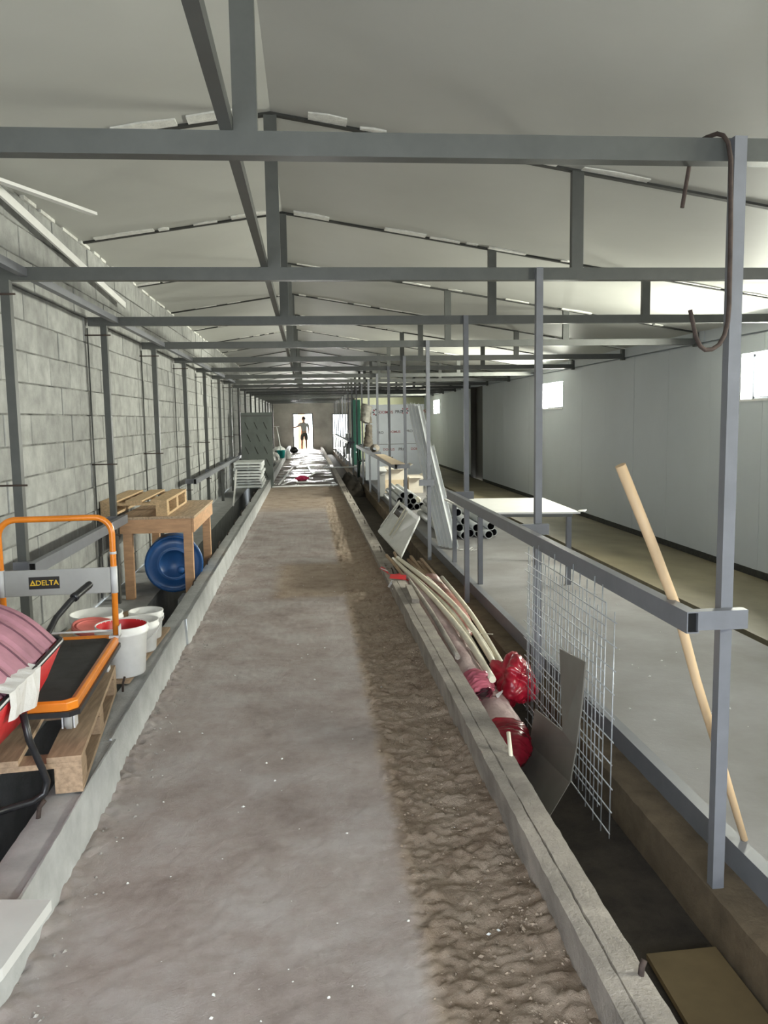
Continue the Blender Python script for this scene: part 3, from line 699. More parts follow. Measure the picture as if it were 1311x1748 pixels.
MB().lathe([(.112, .0035), (.119, .0065), (.126, .0035)], 40, Md).build('end_ring', BLUE, dm)
MB().lathe([(.224, .002), (.233, 0), (.234, -.018), (.226, -.022)], 40, Md).build('end_rim', BLUE, dm)
MB().lathe([(0, .006), (.026, .006), (.03, -.004), (.03, -.02)], 16, Md @ Matrix.Translation((.05, -.055, 0))).build('bung', BLUE, dm)

# rebar stubs sticking from the kerbs
k = 0; kn = {0: 0, 1: 0}
for x, y, z, lx in [(-1.0, 2.95, .2, .02), (-1.0, 4.35, .2, .01)]+[(-1.02+.01*math.sin(q*3), 7.2+q*1.05, .2, .02) for q in range(9)]+[(.815, 1.92, .17, .01)]+[(.80, 7.9+q*1.3, .105, -.015) for q in range(8)]:
    h = .055+.02*math.sin(k*2.1); sd_ = int(x > 0); lab = 'rusty rebar stub on the %s kerb, %s from the camera' % (('left', 'right')[sd_], ORD[kn[sd_]]); kn[sd_] += 1
    single('rebar_stub', MB().tube([(x, y, z-.03), (x+lx*.5, y, z+h*.6), (x+lx*1.4, y+.006, z+h)], .006 if y > 3 else .0085, 7), RUST, lab, 'rebar', 'rebar stubs on the left kerb' if x < 0 else 'rebar stubs on the right kerb'); k += 1

# ------------------------------------------------------------------ stacked panels and leaning sheet
sm = MB(); prof = []
nn = 11
for q in range(nn+1):
    prof.append((-1.52+.57*q/nn, .012+(.02 if q % 2 else 0)))
for k in range(9):
    t = thing('plastic_sheet', ['topmost', 'second', 'third', 'fourth', 'fifth', 'sixth', 'seventh', 'eighth', 'bottom'][8-k]+' pale grey panel of the stack beside the leaning sheet', 'panel', (-1.24, 18, .204+k*.06), group='stacked pale grey panels')
    dx = random.uniform(-.025, .025); dy = random.uniform(-.06, .06); z = .204+k*.06
    MB().box(-1.52+dx, -.95+dx, 17.4+dy, 18.6+dy, z+.014, z+.054).build('panel_board', PALEPANEL, t)
    MB().box(-1.52+dx, -1.48+dx, 17.4+dy, 18.6+dy, z, z+.0135).box(-.99+dx, -.95+dx, 17.4+dy, 18.6+dy, z, z+.0135).box(-1.25+dx, -1.21+dx, 17.45+dy, 18.6+dy, z, z+.0135).build('panel_rib', PALEPANEL, t)
single('label_sheet', MB().box(-1.33, -1.20, 17.5, 17.75, .7395, .7425), WHITE, 'white paper slip on top of the panel stack', 'paper')
single('white_lath', MB().bar((-1.40, 15.6, .02), (-1.46, 17.28, .60), .03, .012), WHITE, 'thin white lath leaning against the panel stack', 'lath')
sh = thing('steel_sheet', 'tall grey-green sheet with slanting marks standing across the left trench', 'sheet', (-1.17, 20, 0))
Ms = Matrix.Translation((-1.20, 19.93, -.01)) @ Matrix.Rotation(math.radians(-3.5), 4, 'X')
MB().box(-.36, .38, 0, .03, 0, 1.80, Ms).build('board', GREENGY, sh); MB().box(-.36, .38, -.008, -.0005, 1.70, 1.74, Ms).build('top_band', STEEL, sh)
for a in range(3):
    for b in range(5):
        x = -.26+.22*a+.05*(b % 2); z = .3+b*.29
        MB().bar(Ms @ Vector((x, -.004, z+.11)), Ms @ Vector((x+.075, -.004, z-.06)), .012, .006, (0, 1, 0)).build('slanting_mark', DARKGAP, sh)

# ------------------------------------------------------------------ right table
tb2 = thing('steel_table', 'low table with a white sheet top on grey steel legs beyond the guard rail', 'table', (2.05, 8.3, 0))
MB().prism([(1.57, 7.70, .685), (2.53, 7.53, .685), (2.58, 8.96, .685), (1.50, 9.10, .685)], (0, 0, .016)).build('top_sheet', WHITE, tb2)
MB().bar((1.60, 7.74, .668), (2.47, 7.585, .668), .04, .03).bar((1.56, 9.04, .668), (2.5, 8.93, .668), .04, .03).build('frame_bar', STEEL, tb2)
for x, y in ((1.625, 7.76), (2.44, 7.60), (1.60, 9.02), (2.50, 8.92)): MB().box(x-.022, x+.022, y-.022, y+.022, .001, .6525).build('leg', STEEL_L, tb2)
MB().prism([(2.50, 7.52, .702), (2.56, 7.50, .704), (2.60, 7.56, .712), (2.54, 7.60, .702)], (0, 0, .01)).build('torn_corner', FOAM, tb2)

# ------------------------------------------------------------------ pipes
def pipe(x, y, z, ln, rad, label, group, rz=0, cap=False):
    t = thing('pipe', label, 'pipe', (x, y, z), group=group); t.rotation_euler = (0, 0, rz)
    M = Matrix.Rotation(-PI/2, 4, 'X')
    MB().lathe([(rad, 0), (rad, ln), (rad*.9, ln), (rad*.9, 0)], 20, M, True).build('pipe_wall', PIPE, t, False)
    if cap: MB().lathe([(0, -.03), (rad*.6, -.028), (rad*1.0, -.01), (rad*1.02, .06)], 20, M).build('end_cap', PVC, t, False)
    else: MB().lathe([(rad*.885, .01), (rad*.885, ln-.02)], 16, M).build('bore', PIPEIN, t, False)
    return t
R1 = .0535
ROWN = ['bottom', 'second', 'third', 'top']
NTH = ['rightmost', 'second from the right', 'third from the right', 'fourth from the right', 'fifth from the right', 'sixth from the right', 'leftmost']
def pile(cells):
    out = []; zs = sorted(set(round(z, 4) for x, z in cells))
    for x, z in cells:
        row = sorted([c for c in cells if abs(c[1]-z) < .01], reverse=True); n_ = row.index((x, z))
        nm = 'only one' if len(row) == 1 else ('leftmost' if n_ == len(row)-1 else NTH[n_])
        out.append('%s, %s row' % (nm, ROWN[zs.index(round(z, 4))]))
    return out
C1 = [(1.812+.109*k, R1) for k in range(7)]+[(1.8665+.109*k, R1*2.77) for k in (0, 1, 2, 3, 5)]+[(1.921, R1*4.53), (2.030, R1*4.53)]+[(1.9755, R1*6.28)]
C2 = [(1.56+.109*k, R1) for k in range(5)]+[(1.6145+.109*k, R1*2.77) for k in range(4)]+[(1.669, R1*4.53), (1.778, R1*4.53)]
L1, L2 = pile(C1), pile(C2)
for j, (x, z) in enumerate(C1):
    pipe(x, 10.8+.12*math.sin(j*2.3), z, 2.6, R1, 'grey pipe in the near pile behind the white table: '+L1[j], 'front pile of grey pipes')
for j, (x, z) in enumerate(C2):
    pipe(x, 14.5+.15*math.sin(j*1.7), z+.001, 2.15, R1, 'pale pipe in the far pile below the cardboard: '+L2[j], 'far pile of pale pipes', cap=(j in (1, 8)))

# ------------------------------------------------------------------ leaning white profiles
for k, (fx, fy, tx, ty, tz, lb) in enumerate(((1.620, 10.12, 1.480, 11.98, 1.80, 'white U profile leaning on the fifth post, leftmost of the bunch'), (1.655, 10.06, 1.515, 11.92, 1.80, 'second white profile of the leaning bunch'), (1.690, 10.00, 1.56, 11.86, 1.79, 'third white profile of the leaning bunch'), (1.725, 9.94, 1.60, 11.80, 1.77, 'fourth white profile of the leaning bunch'), (1.765, 9.88, 1.665, 11.15, 1.22, 'shorter white profile at the right of the leaning bunch'))):
    t = thing('steel_profile', lb, 'profile', (fx, fy, 0), group='leaning white profiles')
    a, b = Vector((fx, fy, .012)), Vector((tx, ty, tz)); d = (b-a).normalized(); sd = d.cross(Vector((0, 0, 1))).normalized(); up = sd.cross(d)
    MB().bar(a, b, .066, .0025).build('web', PROFILE, t)
    for s_ in (-1, 1): MB().bar(a+sd*.0325*s_+up*.016, b+sd*.0325*s_+up*.016, .0025, .03).build('flange', PROFILE, t)
cr = MB()
for k in range(6):
    a = Vector((1.80+.03*k, 9.80-.02*k, .012)); cr.bar(a, a+Vector((.05+.02*math.sin(k*3), .03*math.cos(k*2), .035*abs(math.sin(k*1.7)))), .03, .004)
single('film_scrap', cr, WHITEPL, 'crumpled white film scrap at the foot of the leaning profiles', 'scrap')

# ------------------------------------------------------------------ pole on the rail
single('wooden_pole', MB().tube([(1.600, 2.835, .003), (1.505, 2.845, .31), (1.40, 2.85, .63), (1.325, 2.850, .885), (1.21, 2.83, 1.15), (1.085, 2.81, 1.425)], [.013, .0155, .017, .0185, .019, .019], 14), HANDLE,
       'wooden tool handle leaning against the near guard rail', 'pole')

# ------------------------------------------------------------------ wire mesh sheets
def mesh_sheet(label, ox, y0, y1, z0, z1, sp, sh_):
    t = thing('wire_mesh', label, 'wire mesh', (ox, (y0+y1)/2, z0), group='wire mesh sheets on the near rail')
    def P(y, z): return (ox-(.88-z)*.015, y, z)
    mb = MB(); ny = int((y1-y0)/sp); nz_ = int((z1-z0)/sp)
    for k in range(ny+1):
        y = y0+sh_+k*sp
        if y > y1: break
        mb.tube([P(y, z0-.02*math.sin(k)), P(y+.012, z1+.02*math.sin(k*2))], .0029, 5)
    hz = MB()
    for k in range(nz_+1):
        z = z0+.03+k*sp
        if z > z1: break
        hz.tube([tuple(Vector(P(y0-.015*abs(math.sin(k)), z))+Vector((-.0058, 0, 0))), tuple(Vector(P(y1+.02*math.sin(k*1.7), z+.004))+Vector((-.0058, 0, 0)))], .0029, 5)
    mb.build('vertical_wires', GALV, t); hz.build('horizontal_wires', GALV, t)
mesh_sheet('galvanised wire mesh sheet leaning on the near rail, front one', 1.236, 3.20, 4.55, -.17, .80, .10, .02)
mesh_sheet('galvanised wire mesh sheet leaning on the near rail, rear one', 1.250, 3.36, 4.66, -.12, .875, .10, .045)

# bent grey sheet in front of the mesh
bs = thing('bent_metal_sheet', 'bent dull grey metal sheet with a tall tongue propped before the wire mesh', 'metal sheet', (1.1, 3.8, -.25))
up = [(1.16, 3.735, .507), (1.165, 3.384, .547), (1.163, 3.416, .354), (1.155, 3.464, .13), (1.14, 3.50, -.045), (1.125, 4.13, -.11), (1.12, 4.01, .118), (1.135, 3.60, .158)]
MB().prism(up, (.006, 0, 0)).build('upright_tongue', SHEET, bs)
MB().prism([(1.14, 3.50, -.045), (1.125, 4.13, -.11), (1.06, 4.20, -.205), (1.05, 3.50, -.195)], (.0, 0, -.006)).build('folded_flap', SHEET, bs)

# ------------------------------------------------------------------ bundles, rods and red film in the right trench
def lumpy(path, rad, seed, amp, n=16):
    mb = MB(); pts = [Vector(p) for p in path]; N = 60; rows = []
    ps = []
    for i in range(N+1):
        q = i/N*(len(pts)-1); a = min(int(q), len(pts)-2); ps.append(pts[a].lerp(pts[a+1], q-a))
    for i, p in enumerate(ps):
        d = (ps[min(i+1, N)]-ps[max(i-1, 0)]).normalized(); sd = d.cross(Vector((0, 0, 1))).normalized(); upv = sd.cross(d); row = []
        for k in range(n+1):
            a = 2*PI*(k % n)/n; rr = rad(i/N)*(1+amp*nz3(math.cos(a)*2+seed, math.sin(a)*2, i*.35)+amp*.6*nz3(math.cos(a)*5, math.sin(a)*5+seed, i*.13))
            row.append(p+sd*math.cos(a)*rr*1.12+upv*math.sin(a)*rr*.92)
        rows.append(row)
    mb.grid(rows, True); return mb
def pinch(lo, hi, r_): return lambda q: r_*min(1, .15+(q-0)/lo*.85 if q < lo else 1, .15+(1-q)/hi*.85 if q > 1-hi else 1)
b1 = thing('wrapped_bundle', 'long bundle in dusty pink film lying lowest along the right kerb, dark red tied end', 'bundle', (1.0, 3.9, -.15), group='wrapped bundles in the right trench')
lumpy([(.985, 4.06, -.045), (1.01, 4.8, -.06), (1.03, 6.4, -.10), (1.03, 8.2, -.15)], pinch(.001, .06, .098), 3, .10).build('film_wrap', PINKFILM, b1)
lumpy([(.965, 3.80, -.085), (.97, 3.92, -.055), (.985, 4.10, -.045)], lambda q: .022+.082*min(1, q*1.8)**.7, 9, .16).build('tied_end', mat('dark_red_film', (.23, .008, .02), .25, var=.35), b1)
b2 = thing('wrapped_bundle', 'bundle in dusty pink film with a crumpled rosy end, on top of the lowest one', 'bundle', (.97, 5.4, -.05), group='wrapped bundles in the right trench')
lumpy([(.93, 4.62, .085), (.955, 5.5, .075), (.935, 6.7, .085), (.90, 7.9, .10)], pinch(.001, .05, .06), 5, .14).build('film_wrap', PINKFILM, b2)
lumpy([(.945, 4.43, .06), (.94, 4.55, .085), (.93, 4.66, .088)], lambda q: .045+.03*math.sin(q*PI), 15, .35).build('crumpled_end', mat('rosy_film', (.48, .12, .17), .3, var=.3), b2)
single('film_tail', MB().prism([(1.01, 4.42, .06), (1.045, 4.40, .09), (1.055, 4.45, .06), (1.03, 4.46, .02)], (.004, .004, .0)), WHITEPL, 'torn white film tail at the end of the rosy bundle', 'film')
b3 = thing('wrapped_bundle', 'bundle of laths in reddish film nearest the slab edge', 'bundle', (1.2, 7.5, -.12), group='wrapped bundles in the right trench')
lumpy([(1.22, 6.35, -.14), (1.25, 7.2, -.07), (1.20, 8.3, -.04)], pinch(.1, .02, .085), 25, .18).build('film_wrap', mat('faded_red_film', (.44, .20, .17), .4, var=.35, scale=5), b3)
for k in range(7):
    MB().bar((1.14+.028*k, 8.15, -.05+.03*(k % 2)), (1.07+.03*k, 9.1+.1*math.sin(k), -.02+.035*(k % 3)), .03, .024).build('lath', WOOD_D, b3)
def rod(label, pts, rad, m=PVC): single('rod', MB().tube(pts, rad, 8), m, label, 'rod', 'pale rods in the right trench')
def arc(pts, n=14):
    pts = [Vector(p) for p in pts]; out = []
    for i in range(n+1):
        q = i/n*(len(pts)-1); a = min(int(q), len(pts)-2); s_ = q-a
        p0 = pts[max(a-1, 0)]; p1 = pts[a]; p2 = pts[a+1]; p3 = pts[min(a+2, len(pts)-1)]
        out.append(.5*((2*p1)+(p2-p0)*s_+(2*p0-5*p1+4*p2-p3)*s_*s_+(3*p1-p0-3*p2+p3)*s_**3))
    return out
rod('pale rod with its cut end nearest the red bag', arc([(1.005, 4.47, .13), (1.02, 5.5, .14), (.965, 6.9, .15), (.845, 8.35, .17)]), .021)
rod('pale rod bowing above the others, ending at the red bag', arc([(1.13, 4.95, .06), (1.11, 6.0, .15), (1.02, 7.1, .18), (.885, 8.3, .19)]), .020)
rod('thin pale rod between the two bowed rods', arc([(1.08, 5.05, .05), (1.065, 6.0, .13), (.992, 7.1, .135), (.868, 8.3, .150)]), .017)
rod('straight pale lath nearest the slab, ending at the red bag', arc([(1.19, 5.0, .04), (1.25, 6.3, .06), (1.275, 7.9, .05)]), .019, PVC)
rod('greenish pale rod just left of the straight lath', arc([(1.17, 4.97, .02), (1.16, 6.1, .09), (1.07, 7.5, .13)]), .018)
rod('dusty flat lath lying against the kerb beside the bundles', arc([(.875, 4.85, .155), (.885, 6.0, .165), (.875, 7.4, .16)]), .018, CONC_R)
rod('brown stick crossing the far ends of the rods', arc([(.90, 7.6, .13), (.885, 8.2, .16), (.90, 8.75, .17)]), .016, WOOD_D)
rod('second brown stick at the far ends of the rods', arc([(.86, 7.55, .14), (.83, 8.1, .16), (.80, 8.6, .17)]), .016, WOOD_D)
single('cable_tie', MB().tube(arc([(1.04, 5.55, .075), (1.07, 5.55, .13), (1.13, 5.52, .12), (1.22, 5.42, .135)]), .003, 6), PVC, 'white plastic tie around the pale rods', 'tie')
# red bag
bm = bmesh.new(); bmesh.ops.create_icosphere(bm, subdivisions=5, radius=1)
nk = Vector((-.75, -.1, .55)).normalized(); e1 = nk.orthogonal().normalized(); e2 = nk.cross(e1)
for v in bm.verts:
    c = v.co.copy(); al = math.atan2(c.dot(e2), c.dot(e1)); pol = math.acos(max(-1, min(1, c.dot(nk))))/PI
    fold = abs(math.sin(al*3.5+2.2*nz3(c.x*1.4, c.y*1.4, c.z*1.4+4)))
    dn = .86+.30*nz3(c.x*1.3+3, c.y*1.3, c.z*1.3)+(.20*fold-.08)*math.sin(pol*PI)**.7-.45*max(0, .22-pol)/.22+.10*abs(nz3(c.x*4, c.y*4, c.z*4))-.05*abs(nz3(c.x*9, c.y*9, c.z*6))
    v.co = Vector((c.x*.135*dn, c.y*.20*dn, c.z*.155*dn))
me = bpy.data.meshes.new('bag'); bm.to_mesh(me); bm.free(); me.materials.append(REDFILM)
for p_ in me.polygons: p_.use_smooth = True
bg_ = bpy.data.objects.new('red_bag', me); COL.objects.link(bg_); bg_.location = (1.18, 4.70, .05); tag(bg_, 'crumpled glossy red plastic bag beside the wire mesh', 'bag')
# red and white tape on the kerb
tpm = thing('barrier_tape', 'torn red and white tape draped over the right kerb', 'tape', (.75, 7.4, .17))
rows = [[(.655+.2*q, 7.78-.56*q+.03*math.sin(q*9), .178+.022*math.sin(q*11)+.01*j), (.665+.2*q, 7.72-.56*q, .17+.012*math.cos(q*7))] for q, j in [(k/12, k % 2) for k in range(13)]]
MB().grid([[Vector(a), Vector(a).lerp(Vector(b), .5), Vector(b)] for a, b in rows], False).build('tape_strip', REDPL, tpm)
MB().prism([(.70, 7.27, .182), (.84, 7.19, .178), (.85, 7.27, .205), (.72, 7.36, .20)], (0, .0, .003)).build('tape_fold', REDPL, tpm)
MB().prism([(.715, 7.23, .172), (.735, 7.22, .172), (.70, 7.30, .09), (.685, 7.30, .10)], (0, -.004, .0)).build('tape_end', WHITEPL, tpm)
MB().prism([(.66, 7.74, .192), (.70, 7.62, .196), (.72, 7.56, .19), (.71, 7.60, .186), (.675, 7.70, .186)], (0, 0, .003)).build('white_stripe', WHITEPL, tpm)
single('concrete_lump', MB().prism([(.78, 6.3, .172), (.835, 6.28, .172), (.845, 6.85, .172), (.80, 6.9, .172)], (0, 0, .03)), CONC_R, 'small concrete lump on the right kerb beside the bundles', 'lump')
single('wooden_peg', MB().tube([(.825, 3.30, .13), (.828, 3.34, .18), (.838, 3.42, .235)], .0095, 8), PVC, 'short pale wooden peg stuck in the kerb near the dark red bundle end', 'peg')

# white panel over the trench
dp = thing('cabinet_door', 'dusty white panel with two slots leaning over the right trench', 'panel', (1.1, 10.5, 0))
P1, P4, P2 = Vector((.905, 10.9, .12)), Vector((1.075, 9.65, -.03)), Vector((1.36, 12.4, .36))
P3 = Vector((1.355, 10.05, .385)); nrm = (P4-P1).cross(P2-P1).normalized()*(.02); nrm = nrm if nrm.z > 0 else -nrm
def Q(a, b): return (P1*(1-a)*(1-b)+P4*a*(1-b)+P2*(1-a)*b+P3*a*b)
def patch(a0, a1, b0, b1, lift=0, th=1.0): return [Q(a, b)+nrm*lift for a, b in ((a0, b0), (a1, b0), (a1, b1), (a0, b1))]
mb = MB()
for c in ((0, .06, 0, 1), (.06, .36, 0, .62), (.06, .36, .93, 1), (.36, 1, 0, 1)): mb.prism(patch(*c), -nrm)
mb.build('panel_body', WHITEPL, dp)
for a in (.40, .52): MB().prism(patch(a, a+.025, .12, .9, .4), nrm*.5).build('raised_slat', PVC, dp)
MB().prism(patch(.965, 1, 0, 1, .3), nrm*.6).build('edge_strip', WHITEPL, dp)
MB().prism(patch(0, .03, .1, 1, .3), nrm*.6).build('edge_strip', WHITEPL, dp)

# boards
single('yellowish_board', MB().prism([(1.13, 2.61, -.285), (1.385, 2.62, -.285), (1.385, 1.85, -.285), (1.11, 1.85, -.285)], (0, 0, .02)), mat('ochre_board', (.155, .112, .055), .7, var=.15), 'ochre board lying in the right trench at the lower right', 'board')
single('foam_board', MB().prism([(-1.30, 2.40, .206), (-.768, 2.335, .206), (-.80, 2.04, .206), (-.90, 1.65, .206), (-1.30, 1.6, .206)], (0, 0, .032)), mat('pale_foam_board', (.62, .62, .61), .8, var=.05), 'pale board with bright edge on the left kerb at lower left', 'board')

# ------------------------------------------------------------------ membrane pack with print, green boards, chair, sack, cartons
mp = thing('membrane_sheet', 'large white printed membrane sheet standing behind the distant right posts', 'sheet', (2.25, 21.7, 0))
MB().box(1.50, 3.06, 21.66, 21.74, .0, 1.955).build('sheet_body', MEMBR, mp)
MB().box(1.50, 3.06, 21.652, 21.6595, .925, .935).build('seam', STEEL, mp)
TX = Matrix.Rotation(PI/2, 4, 'X')
for x, z, s_, col, tx in ((2.06, 1.755, .105, INKRED, 'DOMUS'), (2.40, 1.765, .105, INK, 'PRO'), (1.58, 1.735, .105, INK, 'PRO'), (2.93, 1.77, .10, INKRED, 'DOMUS'), (1.90, 1.23, .09, INK, 'PRO'), (2.28, 1.245, .085, INKRED, 'DOMUS'), (2.66, 1.26, .09, INK, 'PRO'), (2.12, .79, .085, INKRED, 'DOMUS'), (2.47, .79, .10, INK, 'PRO'), (2.85, .795, .085, INKRED, 'DOMUS')):
    text_part(tx, s_, Matrix.Translation((x, 21.657, z)) @ TX, col, mp)
for cx, cz in ((1.80, 1.76), (2.56, 1.785)):
    for k in range(8):
        a = PI/4*k; M = Matrix.Translation((cx+.072*math.cos(a), 21.655, cz+.072*math.sin(a))) @ Matrix.Rotation(-a, 4, 'Y')
        MB().box(-.022, .022, -.002, .002, -.018, .018, M).build('emblem_petal', INKRED if k % 2 else INK, mp)
for k, (x, lb) in enumerate(((1.545, 'nearest green plasterboard sheet left of the membrane'), (1.575, 'second green plasterboard sheet behind the first'))):
    single('green_plasterboard', MB().box(x, x+.30, 29.0+.14*k, 29.02+.14*k, .006, 2.26), GREEN, lb, 'plasterboard', 'green plasterboard sheets')
def chair():
    t = thing('plastic_chair', 'dark green plastic garden chair below the hanging sack', 'chair', (1.62, 22.9, 0))
    cx, cy = 1.62, 23.0
    for dx in (-.22, .22):
        for dy in (-.2, .2): MB().tube([(cx+dx, cy+dy, .002), (cx+dx*.88, cy+dy*.9, .43)], [.018, .024], 8).build('leg', CHAIRG, t)
    MB().box(cx-.22, cx+.22, cy-.22, cy+.2, .43, .46).build('seat', CHAIRG, t)
    for k in range(5): MB().bar((cx-.16+.08*k, cy+.19, .46), (cx-.17+.085*k, cy+.30, .85), .04, .012).build('back_slat', CHAIRG, t)
    MB().tube([(cx-.22, cy+.19, .46), (cx-.22, cy+.31, .86), (cx, cy+.34, .90), (cx+.22, cy+.31, .86), (cx+.22, cy+.19, .46)], .02, 8).build('back_frame', CHAIRG, t)
    for s_ in (-1, 1): MB().tube([(cx+s_*.23, cy-.2, .45), (cx+s_*.25, cy-.17, .66), (cx+s_*.25, cy+.26, .68)], .018, 8).build('armrest', CHAIRG, t)
chair()
def drape(path, rad, sd): return lumpy(path, rad, sd, .35, 14)
sk = thing('hanging_sack', 'dusty brown sacking hanging on a distant right post', 'sack', (1.33, 19.1, .9))
lumpy([(1.38, 19.04, .96), (1.40, 19.05, 1.2), (1.42, 19.05, 1.48), (1.40, 19.05, 1.7), (1.40, 19.06, 1.9)], lambda q: .105-.05*q, 44, .28, 16).build('lower_folds', CLOTH, sk)
lumpy([(1.30, 18.98, 1.50), (1.32, 18.98, 1.56), (1.34, 18.98, 1.75), (1.37, 19.0, 1.90), (1.38, 19.0, 1.93)], lambda q: .03+.09*min(1, q*8, (1-q)*8), 48, .16, 16).build('upper_cloth', mat('grey_sacking', (.30, .29, .26), .95, var=.2, bump=.4), sk)
single('cardboard_sheet', MB().prism([(1.20, 11.95, .9365), (1.40, 11.95, .9365), (1.40, 15.2, .9365), (1.24, 15.3, .9365)], (0, 0, .012)), CARD, 'brown cardboard sheet lying on the distant right rail', 'cardboard')
single('brown_bag', lumpy([(1.24, 15.5, 1.03), (1.28, 15.8, 1.04), (1.31, 16.1, 1.03)], lambda q: .04+.04*math.sin(q*PI), 71, .15), CLOTH, 'small brown bag resting at the far end of the cardboard', 'bag')
def carton(label, x0, x1, y0, y1, z0, z1, m=CREAMBOX, lid=True):
    t = thing('carton', label, 'box', ((x0+x1)/2, (y0+y1)/2, z0), group='cartons beyond the far pipes')
    MB().box(x0, x1, y0, y1, z0, z1).build('box_body', m, t)
    if lid:
        MB().prism([(x1, y0, z1), (x1, y1, z1), (x1+.12, y1, z1+.06), (x1+.12, y0, z1+.06)], (0, 0, .006)).build('flap', m, t)
        MB().prism([(x0, y0, z1), (x1, y0, z1), (x1, y0-.12, z1-.03), (x0, y0-.12, z1-.03)], (0, 0, .006)).build('flap', m, t)
carton('wide cream carton with open flaps beyond the far pipes', 1.62, 2.10, 17.5, 18.1, .302, .56)
carton('tan carton under the wide cream carton', 1.60, 2.0, 17.4, 18.1, .003, .30, CARD, False)
carton('open cream carton right of the tan carton', 2.14, 2.45, 17.6, 18.2, .003, .36)
single('white_tray', MB().prism([(1.47, 16.95, .503), (1.61, 16.9, .503), (1.61, 17.45, .56), (1.47, 17.45, .56)], (0, 0, .03)), WHITE, 'white tray propped between post and cream carton', 'tray')
lp = MB().box(1.47, 1.58, 17.0, 17.38, .003, .5)
single('grey_crate', lp.box(1.46, 1.59, 16.99, 17.39, .44, .50), GREYPL, 'grey crate standing under the white tray', 'crate')

# ------------------------------------------------------------------ far end of the alley
single('plank', MB().box(.50, 1.58, 25.6, 25.75, .108, .135), WHITEPL, 'pale plank laid across the right trench far down the alley', 'plank')
sc = MB().prism([(-.85, 19.85, .010), (.72, 20.1, .010), (.72, 20.3, .010), (-.85, 20.1, .010)], (0, 0, .02))
single('threshold_board', sc, WHITEPL, 'pale edge board crossing the alley floor', 'board')
for a, b, lb in (((-.72, 20.6), (-.50, 28.0), 'left pale lath lying lengthwise on the wet floor'), ((-.02, 29.5), (.10, 25.5), 'right pale lath lying lengthwise on the wet floor'), ((-.64, 20.5), (-.36, 22.0), 'short pale lath pointing at the red cloth'), ((-.12, 22.6), (.20, 24.6), 'pale lath beyond the red cloth')):
    single('lath', MB().bar((a[0], a[1], .020), (b[0], b[1], .020), .045, .018), WHITEPL, lb, 'lath')
for k, (x0, x1, y, lb) in enumerate(((-.55, -.05, 28.6, 'crosswise pale lath before the far glare'), (-.30, .15, 21.2, 'crosswise pale lath just behind the edge board'), (.10, .55, 24.8, 'crosswise pale lath on the right of the wet floor'))):
    single('lath', MB().box(x0, x1, y, y+.12, .013, .03), WHITEPL, lb, 'lath')
single('red_cloth', lumpy([(-.33, 22.1, .045), (-.18, 22.3, .05), (.02, 22.4, .04)], lambda q: .02+.05*math.sin(q*PI), 81, .3), mat('crimson_cloth', (.50, .03, .10), .8), 'crimson cloth lying on the wet alley floor', 'cloth')
tbk = thing('teal_bucket', 'teal bucket with a broom standing on the far left kerb', 'bucket', (-.97, 31.0, .2))
MB().lathe([(0, 0), (.12, 0), (.155, .27), (.165, .27), (.165, .29), (.15, .285), (.115, .01), (0, .01)], 20, Matrix.Translation((-.97, 31.0, .203))).build('body', TEAL, tbk)
single('broom', MB().tube([(-.96, 31.1, .24), (-1.02, 31.2, .8), (-1.12, 31.35, 1.35)], .018, 8).bar((-1.22, 31.35, 1.36), (-1.02, 31.35, 1.36), .04, .03), WHITEPL, 'pale broom with its head up, standing in the teal bucket', 'broom')
for k, (x, y, sz, lb) in enumerate(((-1.20, 27.0, .22, 'nearest pale crumpled sack on the far left kerb'), (-1.18, 28.3, .19, 'second pale crumpled sack on the far left kerb'), (-1.12, 33.5, .2, 'third pale sack beyond the teal bucket'))):
    single('pale_sack', lumpy([(x-.05, y-.4, .32), (x, y, .36), (x+.02, y+.45, .34)], lambda q: .05+sz*.8*math.sin(min(1, q+.05)*PI)**.5, 90+k, .35), WHITEPL, lb, 'sack', 'pale sacks on the far left kerb')
single('white_jug', MB().lathe([(0, 0), (.10, 0), (.11, .02), (.11, .22), (.06, .29), (.035, .30), (.035, .34), (0, .34)], 18, Matrix.Translation((-.78, 34.5, .01))), WHITEPL, 'white jug standing by the far left kerb', 'jug')
single('dark_bag', lumpy([(-.80, 40.0, .12), (-.62, 40.2, .16), (-.45, 40.3, .1)], lambda q: .04+.12*math.sin(q*PI), 61, .3), BLACK, 'small dark bag on the floor before the far doorway', 'bag')
hm = MB(); rows = []
for k in range(25):
    q = k/24; row = []
    for j in range(15):
        t_ = j/14; x = .86+.55*t_; y = 20.2+4.2*q
        row.append((x, y, -.30+.36*math.sin(q*PI)**.5*math.sin(t_*PI)**.4*(1+.6*nz3(x*5, y*2, 3))+.07*nz3(x*11, y*6, 5)))
    rows.append(row)
single('soil_heap', hm.grid(rows), TRENCH, 'dark heap of soil in the right trench before the pale plank', 'soil')
# dark machine by the second doorway
mc = thing('engine_tiller', 'dark motor machine with handlebars before the second doorway', 'machine', (1.62, 33.5, 0))
MB().box(1.50, 1.78, 33.4, 33.9, .45, .86).build('engine_body', BLACK, mc); MB().box(1.54, 1.74, 33.45, 33.8, .86, 1.02).build('fuel_tank', STEEL, mc)
for x in (1.47, 1.81): MB().lathe([(.0, -.03), (.22, -.04), (.26, 0), (.22, .04), (0, .03)], 18, Matrix.Translation((x, 33.65, .265)) @ Matrix.Rotation(PI/2, 4, 'Y')).build('wheel', BLACKMAT, mc)
for x in (1.52, 1.76): MB().tube([(x, 33.4, .6), (x, 33.0, .85), (x, 32.7, .98)], .016, 8).build('handlebar', BLACK, mc)
MB().box(1.56, 1.72, 33.5, 33.8, .2, .45).build('gearbox', STEEL, mc)

